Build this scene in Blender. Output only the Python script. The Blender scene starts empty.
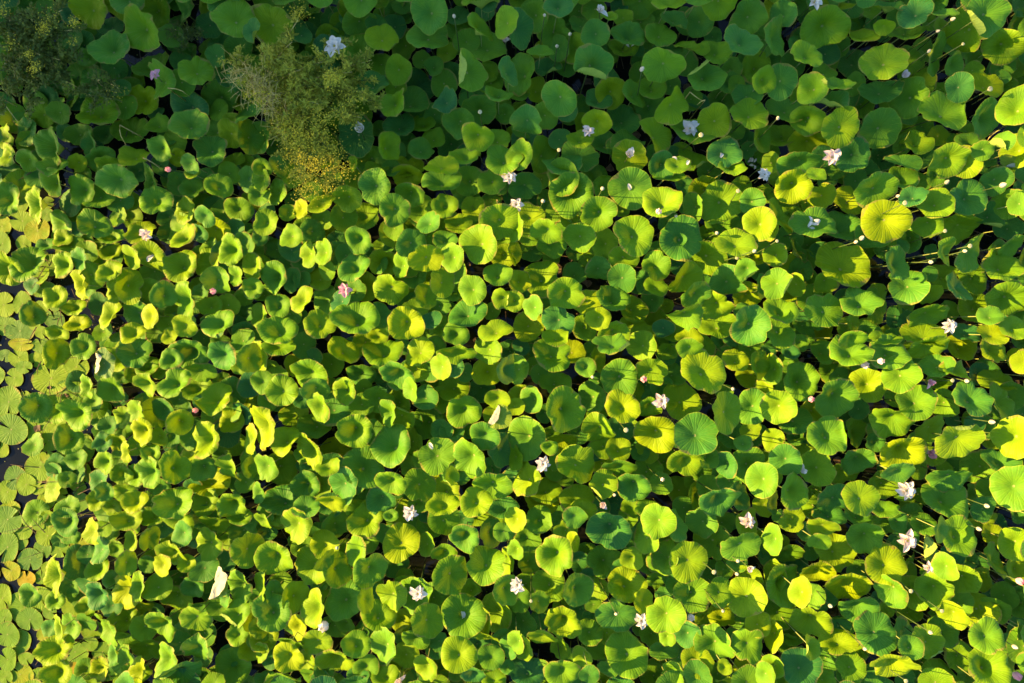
# A lotus pond seen straight down from a drone in low, warm sun: leaf canopy, floating pads, flowers, pods and yellow-flowered herbs.
import bpy, math, random
import numpy as np
from mathutils import Vector, Matrix
from mathutils.bvhtree import BVHTree

random.seed(11)
R = math.radians
S = bpy.context.scene
COL = S.collection

# ------------------------------------------------------------------ camera, sky, sun, exposure
H = 8.0                                   # camera height above the water (m)
cd = bpy.data.cameras.new("Camera"); cam = bpy.data.objects.new("Camera", cd); COL.objects.link(cam)
cd.lens = 24; cd.sensor_width = 36; cd.clip_start = 0.1; cd.clip_end = 2000
cam.location = (0, 0, H); cam.rotation_euler = (0, 0, 0)
S.camera = cam

SUN_EL, SUN_AZ = R(19), R(174)            # azimuth: direction TOWARDS the sun, counter-clockwise from +X
w = bpy.data.worlds.new("World"); S.world = w; w.use_nodes = True
nt = w.node_tree; nt.nodes.clear()
sky = nt.nodes.new("ShaderNodeTexSky"); sky.sky_type = 'NISHITA'; sky.sun_disc = False
sky.sun_elevation = SUN_EL; sky.sun_rotation = R(90) - SUN_AZ
sky.air_density = 1.0; sky.dust_density = 1.0; sky.ozone_density = 3.0
bg = nt.nodes.new("ShaderNodeBackground"); bg.inputs[1].default_value = 0.086
out = nt.nodes.new("ShaderNodeOutputWorld")
nt.links.new(sky.outputs[0], bg.inputs[0]); nt.links.new(bg.outputs[0], out.inputs[0])

ld = bpy.data.lights.new("Sun", 'SUN'); sun = bpy.data.objects.new("Sun", ld); COL.objects.link(sun)
ld.energy = 5.0; ld.angle = R(0.5); ld.color = (1.0, 0.59, 0.20)
sd = Vector((math.cos(SUN_EL) * math.cos(SUN_AZ), math.cos(SUN_EL) * math.sin(SUN_AZ), math.sin(SUN_EL)))
sun.rotation_euler = sd.to_track_quat('Z', 'Y').to_euler()

S.view_settings.view_transform = 'Standard'; S.view_settings.look = 'None'
S.view_settings.exposure = 2.05; S.view_settings.gamma = 1.0
S.cycles.max_bounces = 7; S.cycles.diffuse_bounces = 4; S.cycles.transmission_bounces = 4; S.cycles.glossy_bounces = 2
S.cycles.filter_width = 1.55

# ------------------------------------------------------------------ helpers
def scale_at(z): return 1.5 * (H - z) / 1024.0            # metres per photo pixel at height z
def at(px, py, z):
    s = scale_at(z); return Vector(((px - 512) * s, (341.5 - py) * s, z))

def tag(o, label=None, cat=None, group=None, kind=None):
    if label: o['label'] = label
    if cat: o['category'] = cat
    if group: o['group'] = group
    if kind: o['kind'] = kind
    return o

def empty(name, loc, label=None, cat=None, group=None):
    o = bpy.data.objects.new(name, None); COL.objects.link(o); o.location = loc
    o.empty_display_size = 0.1
    return tag(o, label, cat, group)

class MB:
    """collects vertices, faces, and a per-vertex vector (disk x, disk y, tint)"""
    def __init__(s): s.v = []; s.f = []; s.d = []
    def add(s, v, f, d=None):
        n = len(s.v); s.v.extend(v); s.f.extend([tuple(i + n for i in q) for q in f])
        s.d.extend(d if d is not None else [(0.0, 0.0, 0.5)] * len(v))
    def tube(s, pts, r0, r1=None, n=6, tint=0.5):
        r1 = r0 if r1 is None else r1; v = []; f = []
        for i, p in enumerate(pts):
            p = Vector(p); t = (Vector(pts[min(i + 1, len(pts) - 1)]) - Vector(pts[max(i - 1, 0)])).normalized()
            a = t.orthogonal().normalized(); b = t.cross(a); r = r0 + (r1 - r0) * i / max(1, len(pts) - 1)
            for k in range(n):
                c = 2 * math.pi * k / n; v.append(tuple(p + a * (r * math.cos(c)) + b * (r * math.sin(c))))
        for i in range(len(pts) - 1):
            for k in range(n):
                f.append((i * n + k, i * n + (k + 1) % n, (i + 1) * n + (k + 1) % n, (i + 1) * n + k))
        f.append(tuple(range(n - 1, -1, -1))); f.append(tuple((len(pts) - 1) * n + k for k in range(n)))
        s.add(v, f, [(0.0, 0.0, tint)] * len(v))
    def build(s, name, mat, parent=None, off=(0, 0, 0), smooth=True):
        me = bpy.data.meshes.new(name)
        ox, oy, oz = off
        me.from_pydata([(a - ox, b - oy, c - oz) for a, b, c in s.v], [], s.f)
        at_ = me.attributes.new("disk", 'FLOAT_VECTOR', 'POINT')
        at_.data.foreach_set("vector", np.array(s.d, dtype=np.float32).ravel())
        if smooth: me.polygons.foreach_set("use_smooth", [True] * len(me.polygons))
        me.materials.append(mat)
        o = bpy.data.objects.new(name, me); COL.objects.link(o)
        if parent: o.parent = parent
        return o

# ------------------------------------------------------------------ materials
class NT:
    def __init__(s, name):
        s.m = bpy.data.materials.new(name); s.m.use_nodes = True; s.t = s.m.node_tree; s.t.nodes.clear()
        s.out = s.n("ShaderNodeOutputMaterial")
    def n(s, k, **kw):
        x = s.t.nodes.new(k)
        for a, b in kw.items(): setattr(x, a, b)
        return x
    def l(s, a, b): s.t.links.new(a, b)
    def math(s, op, a, b=None):
        x = s.n("ShaderNodeMath", operation=op)
        for i, q in enumerate((a, b)):
            if q is None: continue
            if isinstance(q, (int, float)): x.inputs[i].default_value = q
            else: s.l(q, x.inputs[i])
        return x.outputs[0]
    def mix(s, fac, a, b, blend='MIX'):
        x = s.n("ShaderNodeMix", data_type='RGBA', blend_type=blend)
        for i, q in ((0, fac), (6, a), (7, b)):
            if isinstance(q, (int, float)): x.inputs[i].default_value = q
            elif isinstance(q, tuple): x.inputs[i].default_value = q if len(q) == 4 else q + (1,)
            else: s.l(q, x.inputs[i])
        return x.outputs[2]
    def ramp(s, fac, stops):
        x = s.n("ShaderNodeValToRGB"); e = x.color_ramp.elements
        while len(e) < len(stops): e.new(0.5)
        for q, (p, c) in zip(e, stops): q.position = p; q.color = c + (1,)
        s.l(fac, x.inputs[0]); return x.outputs[0]
    def noise(s, scale, detail=2, vec=None):
        x = s.n("ShaderNodeTexNoise"); x.inputs['Scale'].default_value = scale; x.inputs['Detail'].default_value = detail
        if vec is None: vec = s.n("ShaderNodeNewGeometry").outputs['Position']
        s.l(vec, x.inputs['Vector']); return x.outputs['Fac']

def leaf_material(name, stops, trans, back, tfac=0.34, veins=10.5, rough=0.5, gain=1.0, spec=0.35):
    q = NT(name)
    sep = q.n("ShaderNodeSeparateXYZ"); q.l(q.n("ShaderNodeAttribute", attribute_name="disk").outputs['Vector'], sep.inputs[0])
    x, y, tint = sep.outputs
    r = q.math('SQRT', q.math('ADD', q.math('MULTIPLY', x, x), q.math('MULTIPLY', y, y)))
    th = q.math('ARCTAN2', y, x)
    nz = q.noise(9, 3)
    wob = q.math('ADD', th, q.math('MULTIPLY', q.math('SUBTRACT', q.noise(14, 2), 0.5), 0.16))
    c = q.math('ABSOLUTE', q.math('COSINE', q.math('MULTIPLY', wob, veins)))
    vein = q.math('MULTIPLY', q.math('POWER', c, 14.0), q.math('SUBTRACT', 1.0, q.math('MULTIPLY', r, 0.55)))
    c2 = q.math('ABSOLUTE', q.math('COSINE', q.math('MULTIPLY', wob, veins * 2)))
    fine = q.math('MULTIPLY', q.math('POWER', c2, 8.0), q.math('MULTIPLY', r, 0.6))
    allv = q.math('MINIMUM', q.math('ADD', vein, fine), 1.0)
    t2 = q.math('ADD', tint, q.math('MULTIPLY', q.math('SUBTRACT', nz, 0.5), 0.35))
    col = q.ramp(t2, stops)
    col = q.mix(q.math('MULTIPLY', allv, 0.14), col, back)
    navel = q.math('LESS_THAN', r, 0.055)
    col = q.mix(q.math('MULTIPLY', navel, 0.55), col, (0.42, 0.42, 0.16))
    # dry, yellowed patches towards some margins
    edge = q.math('MULTIPLY', q.math('GREATER_THAN', q.math('ADD', r, q.math('MULTIPLY', q.noise(6, 4), 0.85)), 1.44), 0.65)
    col = q.mix(edge, col, (0.24, 0.20, 0.05))
    rim = q.math('MULTIPLY', q.math('GREATER_THAN', r, 0.965), 0.34)
    col = q.mix(rim, col, (0.30, 0.37, 0.035))
    spk = q.math('MULTIPLY', q.math('GREATER_THAN', q.noise(70, 2), 0.735), 0.5)
    col = q.mix(spk, col, (0.16, 0.12, 0.04))
    geo = q.n("ShaderNodeNewGeometry")
    col = q.mix(geo.outputs['Backfacing'], col, back)
    hgt = q.math('ADD', q.math('MULTIPLY', allv, -0.32), q.math('MULTIPLY', q.noise(22, 3), 0.8))
    bmp = q.n("ShaderNodeBump"); bmp.inputs['Strength'].default_value = 0.55; bmp.inputs['Distance'].default_value = 0.012; q.l(hgt, bmp.inputs['Height'])
    p = q.n("ShaderNodeBsdfPrincipled"); q.l(col, p.inputs['Base Color']); p.inputs['Roughness'].default_value = rough
    p.inputs['Specular IOR Level'].default_value = spec; q.l(bmp.outputs[0], p.inputs['Normal'])
    tr = q.n("ShaderNodeBsdfTranslucent"); q.l(q.mix(0.30, trans, q.mix(1.0, col, trans, 'MULTIPLY')), tr.inputs['Color']); q.l(bmp.outputs[0], tr.inputs['Normal'])
    ms = q.n("ShaderNodeMixShader"); ms.inputs[0].default_value = tfac
    q.l(p.outputs[0], ms.inputs[1]); q.l(tr.outputs[0], ms.inputs[2]); q.l(ms.outputs[0], q.out.inputs[0])
    return q.m

def plain(name, c0, c1, scale=12, rough=0.6, tfac=0.0, trans=None, spec=0.3):
    q = NT(name)
    col = q.ramp(q.noise(scale, 3), [(0.3, c0), (0.7, c1)])
    p = q.n("ShaderNodeBsdfPrincipled"); q.l(col, p.inputs['Base Color']); p.inputs['Roughness'].default_value = rough
    p.inputs['Specular IOR Level'].default_value = spec
    if tfac:
        tr = q.n("ShaderNodeBsdfTranslucent"); tr.inputs['Color'].default_value = (trans or c1) + (1,)
        ms = q.n("ShaderNodeMixShader"); ms.inputs[0].default_value = tfac
        q.l(p.outputs[0], ms.inputs[1]); q.l(tr.outputs[0], ms.inputs[2]); q.l(ms.outputs[0], q.out.inputs[0])
    else: q.l(p.outputs[0], q.out.inputs[0])
    return q.m

M = {}
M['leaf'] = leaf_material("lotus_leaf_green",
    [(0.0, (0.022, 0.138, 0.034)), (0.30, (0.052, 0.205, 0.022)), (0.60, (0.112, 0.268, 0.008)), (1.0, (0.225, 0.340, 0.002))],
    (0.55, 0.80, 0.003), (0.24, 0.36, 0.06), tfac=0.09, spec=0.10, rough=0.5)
M['leaf_pale'] = leaf_material("lotus_leaf_pale_back",
    [(0.0, (0.030, 0.150, 0.03)), (1.0, (0.20, 0.31, 0.006))],
    (0.62, 0.75, 0.1), (0.40, 0.44, 0.31), tfac=0.10, spec=0.16, rough=0.5)
M['pad'] = leaf_material("floating_pad_green",
    [(0.0, (0.08, 0.22, 0.03)), (0.4, (0.135, 0.30, 0.014)), (0.7, (0.19, 0.34, 0.010)), (1.0, (0.38, 0.30, 0.012))],
    (0.4, 0.45, 0.02), (0.30, 0.36, 0.06), tfac=0.12, veins=8.5, rough=0.6, spec=0.15)
M['stalk'] = plain("stalk_green", (0.035, 0.075, 0.015), (0.085, 0.13, 0.025), 20)
M['dead'] = plain("dead_stem_brown", (0.05, 0.035, 0.02), (0.14, 0.10, 0.05), 20, 0.8)
def petal_material(name, base, tip):
    q = NT(name); sep = q.n("ShaderNodeSeparateXYZ"); q.l(q.n("ShaderNodeAttribute", attribute_name="disk").outputs['Vector'], sep.inputs[0])
    t = q.math('ADD', sep.outputs[0], q.math('MULTIPLY', q.math('SUBTRACT', q.noise(40, 3), .5), .4))
    col = q.ramp(t, [(0.25, base), (0.95, tip)])
    p = q.n("ShaderNodeBsdfPrincipled"); q.l(col, p.inputs['Base Color']); p.inputs['Roughness'].default_value = .6; p.inputs['Specular IOR Level'].default_value = .2
    tr = q.n("ShaderNodeBsdfTranslucent"); q.l(col, tr.inputs['Color'])
    ms = q.n("ShaderNodeMixShader"); ms.inputs[0].default_value = .3
    q.l(p.outputs[0], ms.inputs[1]); q.l(tr.outputs[0], ms.inputs[2]); q.l(ms.outputs[0], q.out.inputs[0]); return q.m
M['petal'] = petal_material("petal_white", (0.86, 0.83, 0.74), (0.86, 0.82, 0.74))
M['blush'] = petal_material("petal_blush", (0.86, 0.80, 0.72), (0.85, 0.70, 0.66))
M['pink'] = petal_material("petal_pink", (0.85, 0.66, 0.66), (0.82, 0.32, 0.42))
M['heart'] = plain("seed_head_yellow", (0.55, 0.48, 0.06), (0.62, 0.55, 0.12), 60)
M['stamen'] = plain("stamen_gold", (0.70, 0.45, 0.06), (0.75, 0.60, 0.20), 80)
M['pod'] = plain("seed_pod_pale", (0.45, 0.48, 0.20), (0.60, 0.58, 0.34), 60)
M['bud'] = plain("bud_cream", (0.42, 0.42, 0.22), (0.60, 0.52, 0.42), 60, 0.5)
M['herb'] = plain("herb_foliage", (0.24, 0.32, 0.03), (0.56, 0.54, 0.05), 5, 0.6, 0.3, (0.25, 0.3, 0.02))
M['herb_dark'] = plain("herb_foliage_dark", (0.05, 0.11, 0.02), (0.20, 0.25, 0.03), 6, 0.6, 0.25, (0.15, 0.2, 0.02))
M['blossom'] = plain("herb_blossom_yellow", (0.50, 0.47, 0.02), (0.66, 0.60, 0.04), 25, 0.7, 0.2, (0.6, 0.5, 0.03))
M['straw'] = plain("dry_straw", (0.52, 0.42, 0.10), (0.70, 0.58, 0.20), 25, 0.8)
M['bark'] = plain("tree_bark", (0.06, 0.045, 0.03), (0.14, 0.11, 0.08), 8, 0.9)
M['crown'] = plain("tree_leaves", (0.025, 0.06, 0.012), (0.06, 0.11, 0.02), 3, 0.6, 0.2, (0.12, 0.2, 0.02))
M['duck'] = plain("duckweed_green", (0.12, 0.16, 0.03), (0.26, 0.26, 0.06), 6, 0.6)
q = NT("soil"); p = q.n("ShaderNodeBsdfPrincipled"); q.l(q.ramp(q.noise(3, 6), [(0.3, (0.03, 0.04, 0.015)), (0.7, (0.08, 0.09, 0.03))]), p.inputs['Base Color'])
p.inputs['Roughness'].default_value = 0.95; q.l(p.outputs[0], q.out.inputs[0]); M['soil'] = q.m
q = NT("pond_water"); p = q.n("ShaderNodeBsdfPrincipled"); q.l(q.ramp(q.noise(1.3, 4), [(0.35, (0.004, 0.006, 0.007)), (0.7, (0.010, 0.012, 0.010))]), p.inputs['Base Color'])
p.inputs['Roughness'].default_value = 0.04; p.inputs['IOR'].default_value = 1.33
b_ = q.n("ShaderNodeBump"); b_.inputs['Strength'].default_value = 0.08; b_.inputs['Distance'].default_value = 0.02; q.l(q.noise(7, 3), b_.inputs['Height']); q.l(b_.outputs[0], p.inputs['Normal'])
q.l(p.outputs[0], q.out.inputs[0]); M['water'] = q.m

# ------------------------------------------------------------------ setting: water and the bank beyond the frame
g = MB(); g.add([(-400, -400, 0), (400, -400, 0), (400, 400, 0), (-400, 400, 0)], [(0, 1, 2, 3)])
tag(g.build("pond_water", M['water'], smooth=False), kind='structure')

# Plants surveyed from the photograph: "x y rx ry angle layer [tag]" per leaf, in quarter pixels of one of 16 fields.
# layer 3 = top of the canopy, 2 = just under it, 1 = low and shaded, 0 = floating on the water. tag: c cup, s saddle, fNNN folded towards NNN degrees, p the same with a pale underside
SURVEY = {}
SURVEY[0, 0] = """364 40 74 64 30 2;480 20 64 45 0 2;618 40 72 60 30 2;563 117 95 70 50 3;442 190 78 68 10 3;735 40 60 35 75 2 s;940 75 86 78 30 3;
1010 122 42 46 0 3;855 -5 40 18 0 2;610 260 75 55 -20 1;642 327 78 54 80 3 s;787 287 70 55 40 3;395 330 70 50 15 2;392 450 78 64 15 2;345 375 30 22 -30 3;
285 375 62 36 80 1;40 120 60 50 0 1;30 220 55 45 0 1;755 430 75 65 20 1;756 497 74 66 20 3;630 498 46 44 0 1;880 390 70 60 0 1;920 535 56 50 30 2;
1000 545 68 40 80 2;845 600 68 66 0 2;640 590 52 46 50 3;760 655 40 34 30 3;710 630 36 32 0 1;540 625 70 40 0 2;360 570 55 38 80 2 c;210 590 85 58 70 2 c;
110 640 42 40 0 2;30 620 50 38 90 2;20 545 50 42 90 1;170 460 50 45 0 1;405 640 58 45 -20 2;440 670 60 40 0 2;310 650 38 34 0 2;520 520 70 60 0 1;
570 400 60 60 0 1;935 640 40 30 0 1;215 665 60 40 0 3;100 300 70 40 0 1;1000 450 70 40 -30 2 f210"""
SURVEY[1, 0] = """60 100 85 72 20 2;205 50 60 30 -15 1;390 30 60 42 10 2;485 10 42 32 0 2;415 90 68 40 -25 2;695 50 76 70 40 3;690 145 82 74 20 2;590 80 34 32 0 1;
810 65 50 46 0 1;900 5 75 30 -5 3;898 115 62 34 55 3 c;925 190 75 72 0 2;1000 90 60 45 80 3;1010 290 55 36 80 3;850 285 78 68 80 3 f180;505 155 62 60 40 2;
415 195 65 64 0 2;590 180 62 52 60 1;570 280 54 52 0 2;645 345 70 60 90 1;465 340 64 60 0 2;548 408 62 52 -45 3 s;572 502 62 56 10 2;668 495 46 42 0 1;
755 403 54 50 -60 2 s;810 490 62 56 30 2;890 445 65 62 0 2;970 380 58 35 15 3 c;995 455 40 40 0 1;885 545 62 48 10 3 s;965 560 52 50 0 2;710 265 40 40 0 1;
710 555 48 44 0 1;660 600 52 48 30 2;780 580 60 55 0 1;835 625 62 42 0 3;530 588 64 38 85 3;605 670 62 50 0 2;740 665 66 45 0 3;990 640 70 64 0 3;
480 680 50 35 0 2;405 540 80 72 40 2;20 550 60 54 90 2;140 580 50 36 90 1;25 670 38 34 0 2;90 665 46 26 80 3;390 655 30 20 90 3;460 640 65 50 0 1;
290 140 45 36 0 1;615 410 80 60 0 1;940 330 50 50 0 1"""
SURVEY[2, 0] = """20 110 80 62 80 3;90 60 60 55 40 2;185 20 60 58 0 3;165 130 65 55 10 2;330 35 50 44 70 2;390 65 32 24 0 3;275 100 46 44 20 2;333 135 54 52 40 3;
510 10 70 40 10 2;630 10 72 45 0 3;650 80 55 50 30 2;745 85 60 55 70 1;830 10 72 45 -5 3;945 70 70 55 10 2;920 165 75 66 30 3;1005 150 75 55 90 2;
975 270 60 60 0 2;1010 320 52 45 -30 3;590 140 60 58 20 2;540 160 50 44 90 1;465 140 66 58 10 3;445 190 62 48 0 2;250 195 56 45 70 2;115 207 52 34 5 3;
145 270 55 45 0 2;320 260 80 72 -45 3 f100;718 190 68 40 8 3;815 205 62 60 0 2;605 260 80 48 8 3;620 200 60 40 0 2;770 300 80 72 30 3 f225;35 300 80 55 80 2;
20 370 45 40 0 2;100 365 55 40 90 1;190 392 72 50 25 3;250 440 65 50 -30 1;345 400 55 50 0 2;395 370 62 50 0 2;490 380 60 42 70 2;560 350 60 56 0 1;
635 340 40 40 0 1;640 420 72 52 -45 3 s;550 430 65 50 -10 1;440 480 70 60 0 1;340 490 58 40 15 3;30 440 45 38 0 1;60 487 66 40 8 3 s;130 465 56 40 20 2;
270 555 56 40 0 2;575 545 80 58 75 3 s;460 570 70 45 0 2;720 520 92 62 12 3;810 485 65 60 30 2;940 380 60 52 0 2;950 460 78 66 10 3;1000 550 60 45 90 2;
270 625 80 65 10 2;125 620 70 60 90 1;205 660 76 48 0 3;30 620 60 50 90 3;370 575 60 50 0 1;470 630 70 58 10 3;600 660 54 50 0 3 c;665 660 50 40 0 3;
850 610 70 66 0 3;880 665 55 40 0 3;720 640 60 48 0 2;990 640 60 50 0 1;850 400 70 60 0 1"""
SURVEY[3, 0] = """20 20 45 25 90 2;60 60 55 50 90 2;30 150 80 52 90 3;50 325 65 62 20 3;265 20 78 40 5 3;225 110 88 66 10 3;155 220 62 60 20 3;375 145 66 40 -8 3;
480 25 66 36 5 3;590 50 68 52 -60 3;555 130 84 38 -10 3;465 107 42 15 10 3;670 10 45 22 0 3;700 55 60 25 -5 3;870 60 88 70 0 3 f140;800 120 90 46 60 3 s;
940 185 75 50 30 3 c;1000 95 60 50 -40 2;670 215 80 48 -70 3;745 255 48 40 -50 3;820 260 60 55 90 2;560 240 55 55 0 1;340 250 80 70 0 1;465 245 88 75 -35 3;
445 365 78 55 -20 3;175 355 64 42 80 3;270 335 78 42 5 3;255 410 78 36 5 3 s;160 480 65 45 30 3 c;70 440 75 60 0 2;290 510 75 72 0 3;445 515 80 76 0 3;
565 390 76 54 70 3;620 330 50 45 60 2;700 450 95 88 0 3;765 350 55 50 30 3;870 340 65 60 0 2;965 340 28 26 60 2;870 475 75 62 -45 3 c;995 430 80 50 -70 3;
595 570 57 55 0 3;160 575 75 50 10 2;60 540 70 50 -20 2;130 655 85 42 0 3;340 620 65 62 30 2;450 630 70 50 0 1;540 650 75 40 5 3;720 640 75 55 10 3;
790 650 60 54 70 3;815 570 60 45 0 2;935 570 50 32 -45 3 f130;1000 600 70 40 90 3;970 650 40 20 20 3 p90;860 600 45 30 20 3;10 650 40 30 90 3;860 650 55 50 0 2"""
SURVEY[0, 1] = """75 60 62 60 30 2;30 110 60 60 40 3;215 45 60 48 60 3 c;150 135 75 44 80 3 c;325 75 62 55 50 3 c;470 40 82 60 15 3;600 40 70 38 80 2;395 100 60 54 0 2;
625 120 62 58 20 3;770 70 50 42 0 2;875 62 58 45 35 3;955 155 54 52 0 2;740 160 52 46 90 2;770 10 30 24 0 3;820 180 42 40 20 3;855 235 75 55 20 2;
735 265 60 42 -35 3 c;925 315 62 55 80 3 c;565 245 60 45 0 2;375 215 70 50 30 3;245 215 60 48 60 2;450 265 50 30 0 3;525 345 50 38 60 3 f150;280 295 60 40 10 2;
185 295 40 28 0 2;255 375 54 48 90 3 c;320 360 55 38 80 3;115 370 72 68 0 3 c;30 390 70 60 20 3;725 380 66 64 0 3 c;840 360 70 50 -40 2;438 400 54 42 -10 3 c;
515 455 70 44 80 3 s;460 485 48 45 90 2;325 455 60 38 75 3 c;220 505 48 48 0 3 c;130 575 55 35 60 3 c;600 480 55 52 0 2;655 495 55 45 70 3;740 515 72 55 80 3 c;
870 440 58 52 0 3 s;945 420 42 32 80 3;975 500 40 40 0 2;1010 380 50 45 90 3;1010 465 40 40 0 3;440 575 62 42 -55 3 c;550 570 62 55 30 2;600 580 50 40 90 3;
875 610 66 50 -25 3 c;840 540 50 40 0 2;310 610 50 35 0 2;530 650 50 40 0 3 c;600 340 75 50 10 2;975 580 60 50 0 1;15 535 45 45 0 0;90 530 45 36 90 0;
10 290 45 32 90 0;90 200 50 40 0 0;150 240 50 45 0 0;80 640 55 45 0 0;20 620 50 40 0 0;230 650 45 35 0 2;170 470 50 35 0 0;300 545 50 32 0 2;445 325 45 32 0 2;
670 610 40 35 0 1;740 620 50 40 0 3;680 660 35 30 0 3;250 270 40 35 0 2"""
SURVEY[1, 1] = """475 60 66 64 20 3;605 20 60 40 0 2;740 40 76 55 0 3;945 40 55 55 0 3;855 40 60 60 0 2;85 85 52 42 90 2;20 30 50 40 90 2;20 120 45 40 90 1;
180 150 38 32 90 2;265 130 55 38 -20 3;365 110 60 45 20 3;350 185 56 48 90 2;440 180 54 52 0 2;555 155 62 56 -10 3;615 95 60 42 10 3 c;755 140 50 50 30 3;
690 205 55 40 -40 3;40 205 50 50 0 3;140 260 48 46 90 3;285 260 56 50 0 1;210 330 52 38 90 3;268 325 55 40 90 3;410 275 54 50 20 3 c;550 250 55 55 0 2;
620 290 60 52 -30 3;395 385 66 55 -20 3 c;515 365 62 50 0 2;580 380 55 35 80 3;680 350 66 50 -10 3;755 275 52 38 5 3;785 345 55 50 80 3;810 210 55 40 0 2;
870 150 48 48 30 2;975 200 76 70 -10 3;895 290 80 70 90 3;990 270 50 50 0 1;990 340 50 45 0 1;965 415 54 50 0 3;990 510 46 42 0 3 s;75 425 62 55 80 3 c;
30 490 50 35 0 2;255 430 50 45 0 2;185 515 55 42 -60 3;90 540 50 48 0 2;280 520 60 55 90 2;340 520 50 40 -60 3;540 470 68 55 10 3 s;745 445 56 50 80 3;
790 470 60 45 0 2;865 475 58 55 80 3;680 500 50 42 80 3;690 420 50 40 0 1;400 590 92 66 5 3 c;495 580 52 40 80 3;600 610 70 68 0 3;845 570 75 55 -15 2;
960 640 65 40 -10 3;90 640 75 55 10 3 c;255 615 60 55 30 3;740 630 52 45 90 2;800 650 50 50 0 2;490 660 40 30 0 3;680 660 40 30 0 2;15 580 50 40 90 2;
430 460 60 60 0 1;620 520 60 50 0 1;80 310 45 40 0 1;20 380 50 40 0 2"""
SURVEY[2, 1] = """50 60 62 48 0 2;205 25 70 60 60 3;235 90 90 75 10 3 c;475 70 82 80 20 3;625 20 66 35 0 3;600 125 78 62 -30 3 c;370 60 50 45 90 2;345 170 72 60 20 3;
725 145 58 30 75 3;832 125 82 82 30 3;770 80 60 55 0 2;915 60 40 36 0 2;960 120 50 48 90 2;485 255 82 78 20 3;675 270 85 85 0 3;990 210 64 60 90 3;
895 290 76 60 -5 3;775 345 80 60 30 3;690 430 75 50 -30 3 s;70 180 60 55 0 3;140 240 60 42 20 3;160 295 60 40 10 2;270 265 62 52 30 3;370 290 58 52 80 2;
10 220 60 36 90 3;35 290 45 40 0 1;118 430 75 72 0 2;10 330 45 25 90 2;30 440 48 45 50 3;345 395 55 42 0 2 s;445 350 60 45 0 2;575 380 58 58 0 3 s;
250 410 50 42 0 2;215 490 72 60 -5 3;440 430 58 55 30 3;405 510 66 52 20 3 c;480 550 60 55 30 2;300 520 60 50 0 2;575 465 50 38 20 2;85 545 50 36 90 3;
10 520 40 40 0 3;860 450 76 56 8 3 s;965 335 60 45 0 2;940 395 50 35 40 3 f45;1005 460 50 40 90 3;735 495 60 48 -20 3;820 540 68 50 10 3 s;690 580 70 40 10 3 s;
820 620 72 50 -10 3;950 620 80 72 30 3 s;615 540 30 30 0 1;185 600 64 60 30 2;290 625 52 52 0 2;345 590 50 42 30 3;405 650 65 45 -10 3;525 655 50 40 0 2;
710 670 55 35 0 3;570 600 60 50 0 1;640 640 45 40 0 2;65 620 60 60 0 1;175 665 60 32 0 3;480 620 55 40 10 2;940 500 60 50 0 1;850 220 80 50 0 1"""
SURVEY[3, 1] = """100 60 72 55 20 3 c;195 15 40 30 0 3;215 100 52 45 40 3;50 185 75 45 60 3;185 210 88 68 5 3;10 225 50 25 90 3;290 225 80 62 0 2;320 120 62 60 0 2;
430 75 82 65 -10 3;470 200 88 78 30 3;420 250 70 55 20 2;540 30 60 50 0 3 c;590 60 50 46 60 2;580 100 55 38 -30 3;670 130 66 62 -40 3;640 215 60 35 20 3;
800 105 75 75 0 3;765 225 82 46 0 2;890 180 60 60 0 2;910 40 62 45 20 3;960 130 60 46 70 2;1005 130 46 35 90 3;715 320 60 42 -70 3 s;810 330 78 60 -60 3;
935 380 78 64 0 3;300 380 105 88 5 3;230 445 55 40 0 3;225 560 78 70 30 3;370 525 78 56 -8 3 c;430 530 75 62 90 2;515 370 68 58 60 3;560 455 80 60 -30 3 s;
650 490 48 38 0 3;760 465 68 48 50 3;830 545 70 62 0 2;960 515 85 70 10 3;890 580 50 35 -20 3;640 580 78 50 -8 3;30 335 48 40 90 3;35 450 60 55 90 3;
110 455 45 32 70 2;100 490 60 50 0 1;50 560 65 50 0 3 c;40 640 70 65 20 3;345 610 52 36 90 2;400 640 45 40 0 2;340 670 55 32 0 3;625 660 92 45 0 3;
470 670 60 25 0 3;500 640 55 45 0 1;895 655 55 40 0 3;985 630 55 50 0 3;790 650 60 36 0 2;970 300 55 35 -20 2;820 430 60 60 0 1;120 320 55 30 60 2 c;
560 270 60 26 75 2;210 640 50 40 0 1;700 420 60 50 0 1"""
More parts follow.
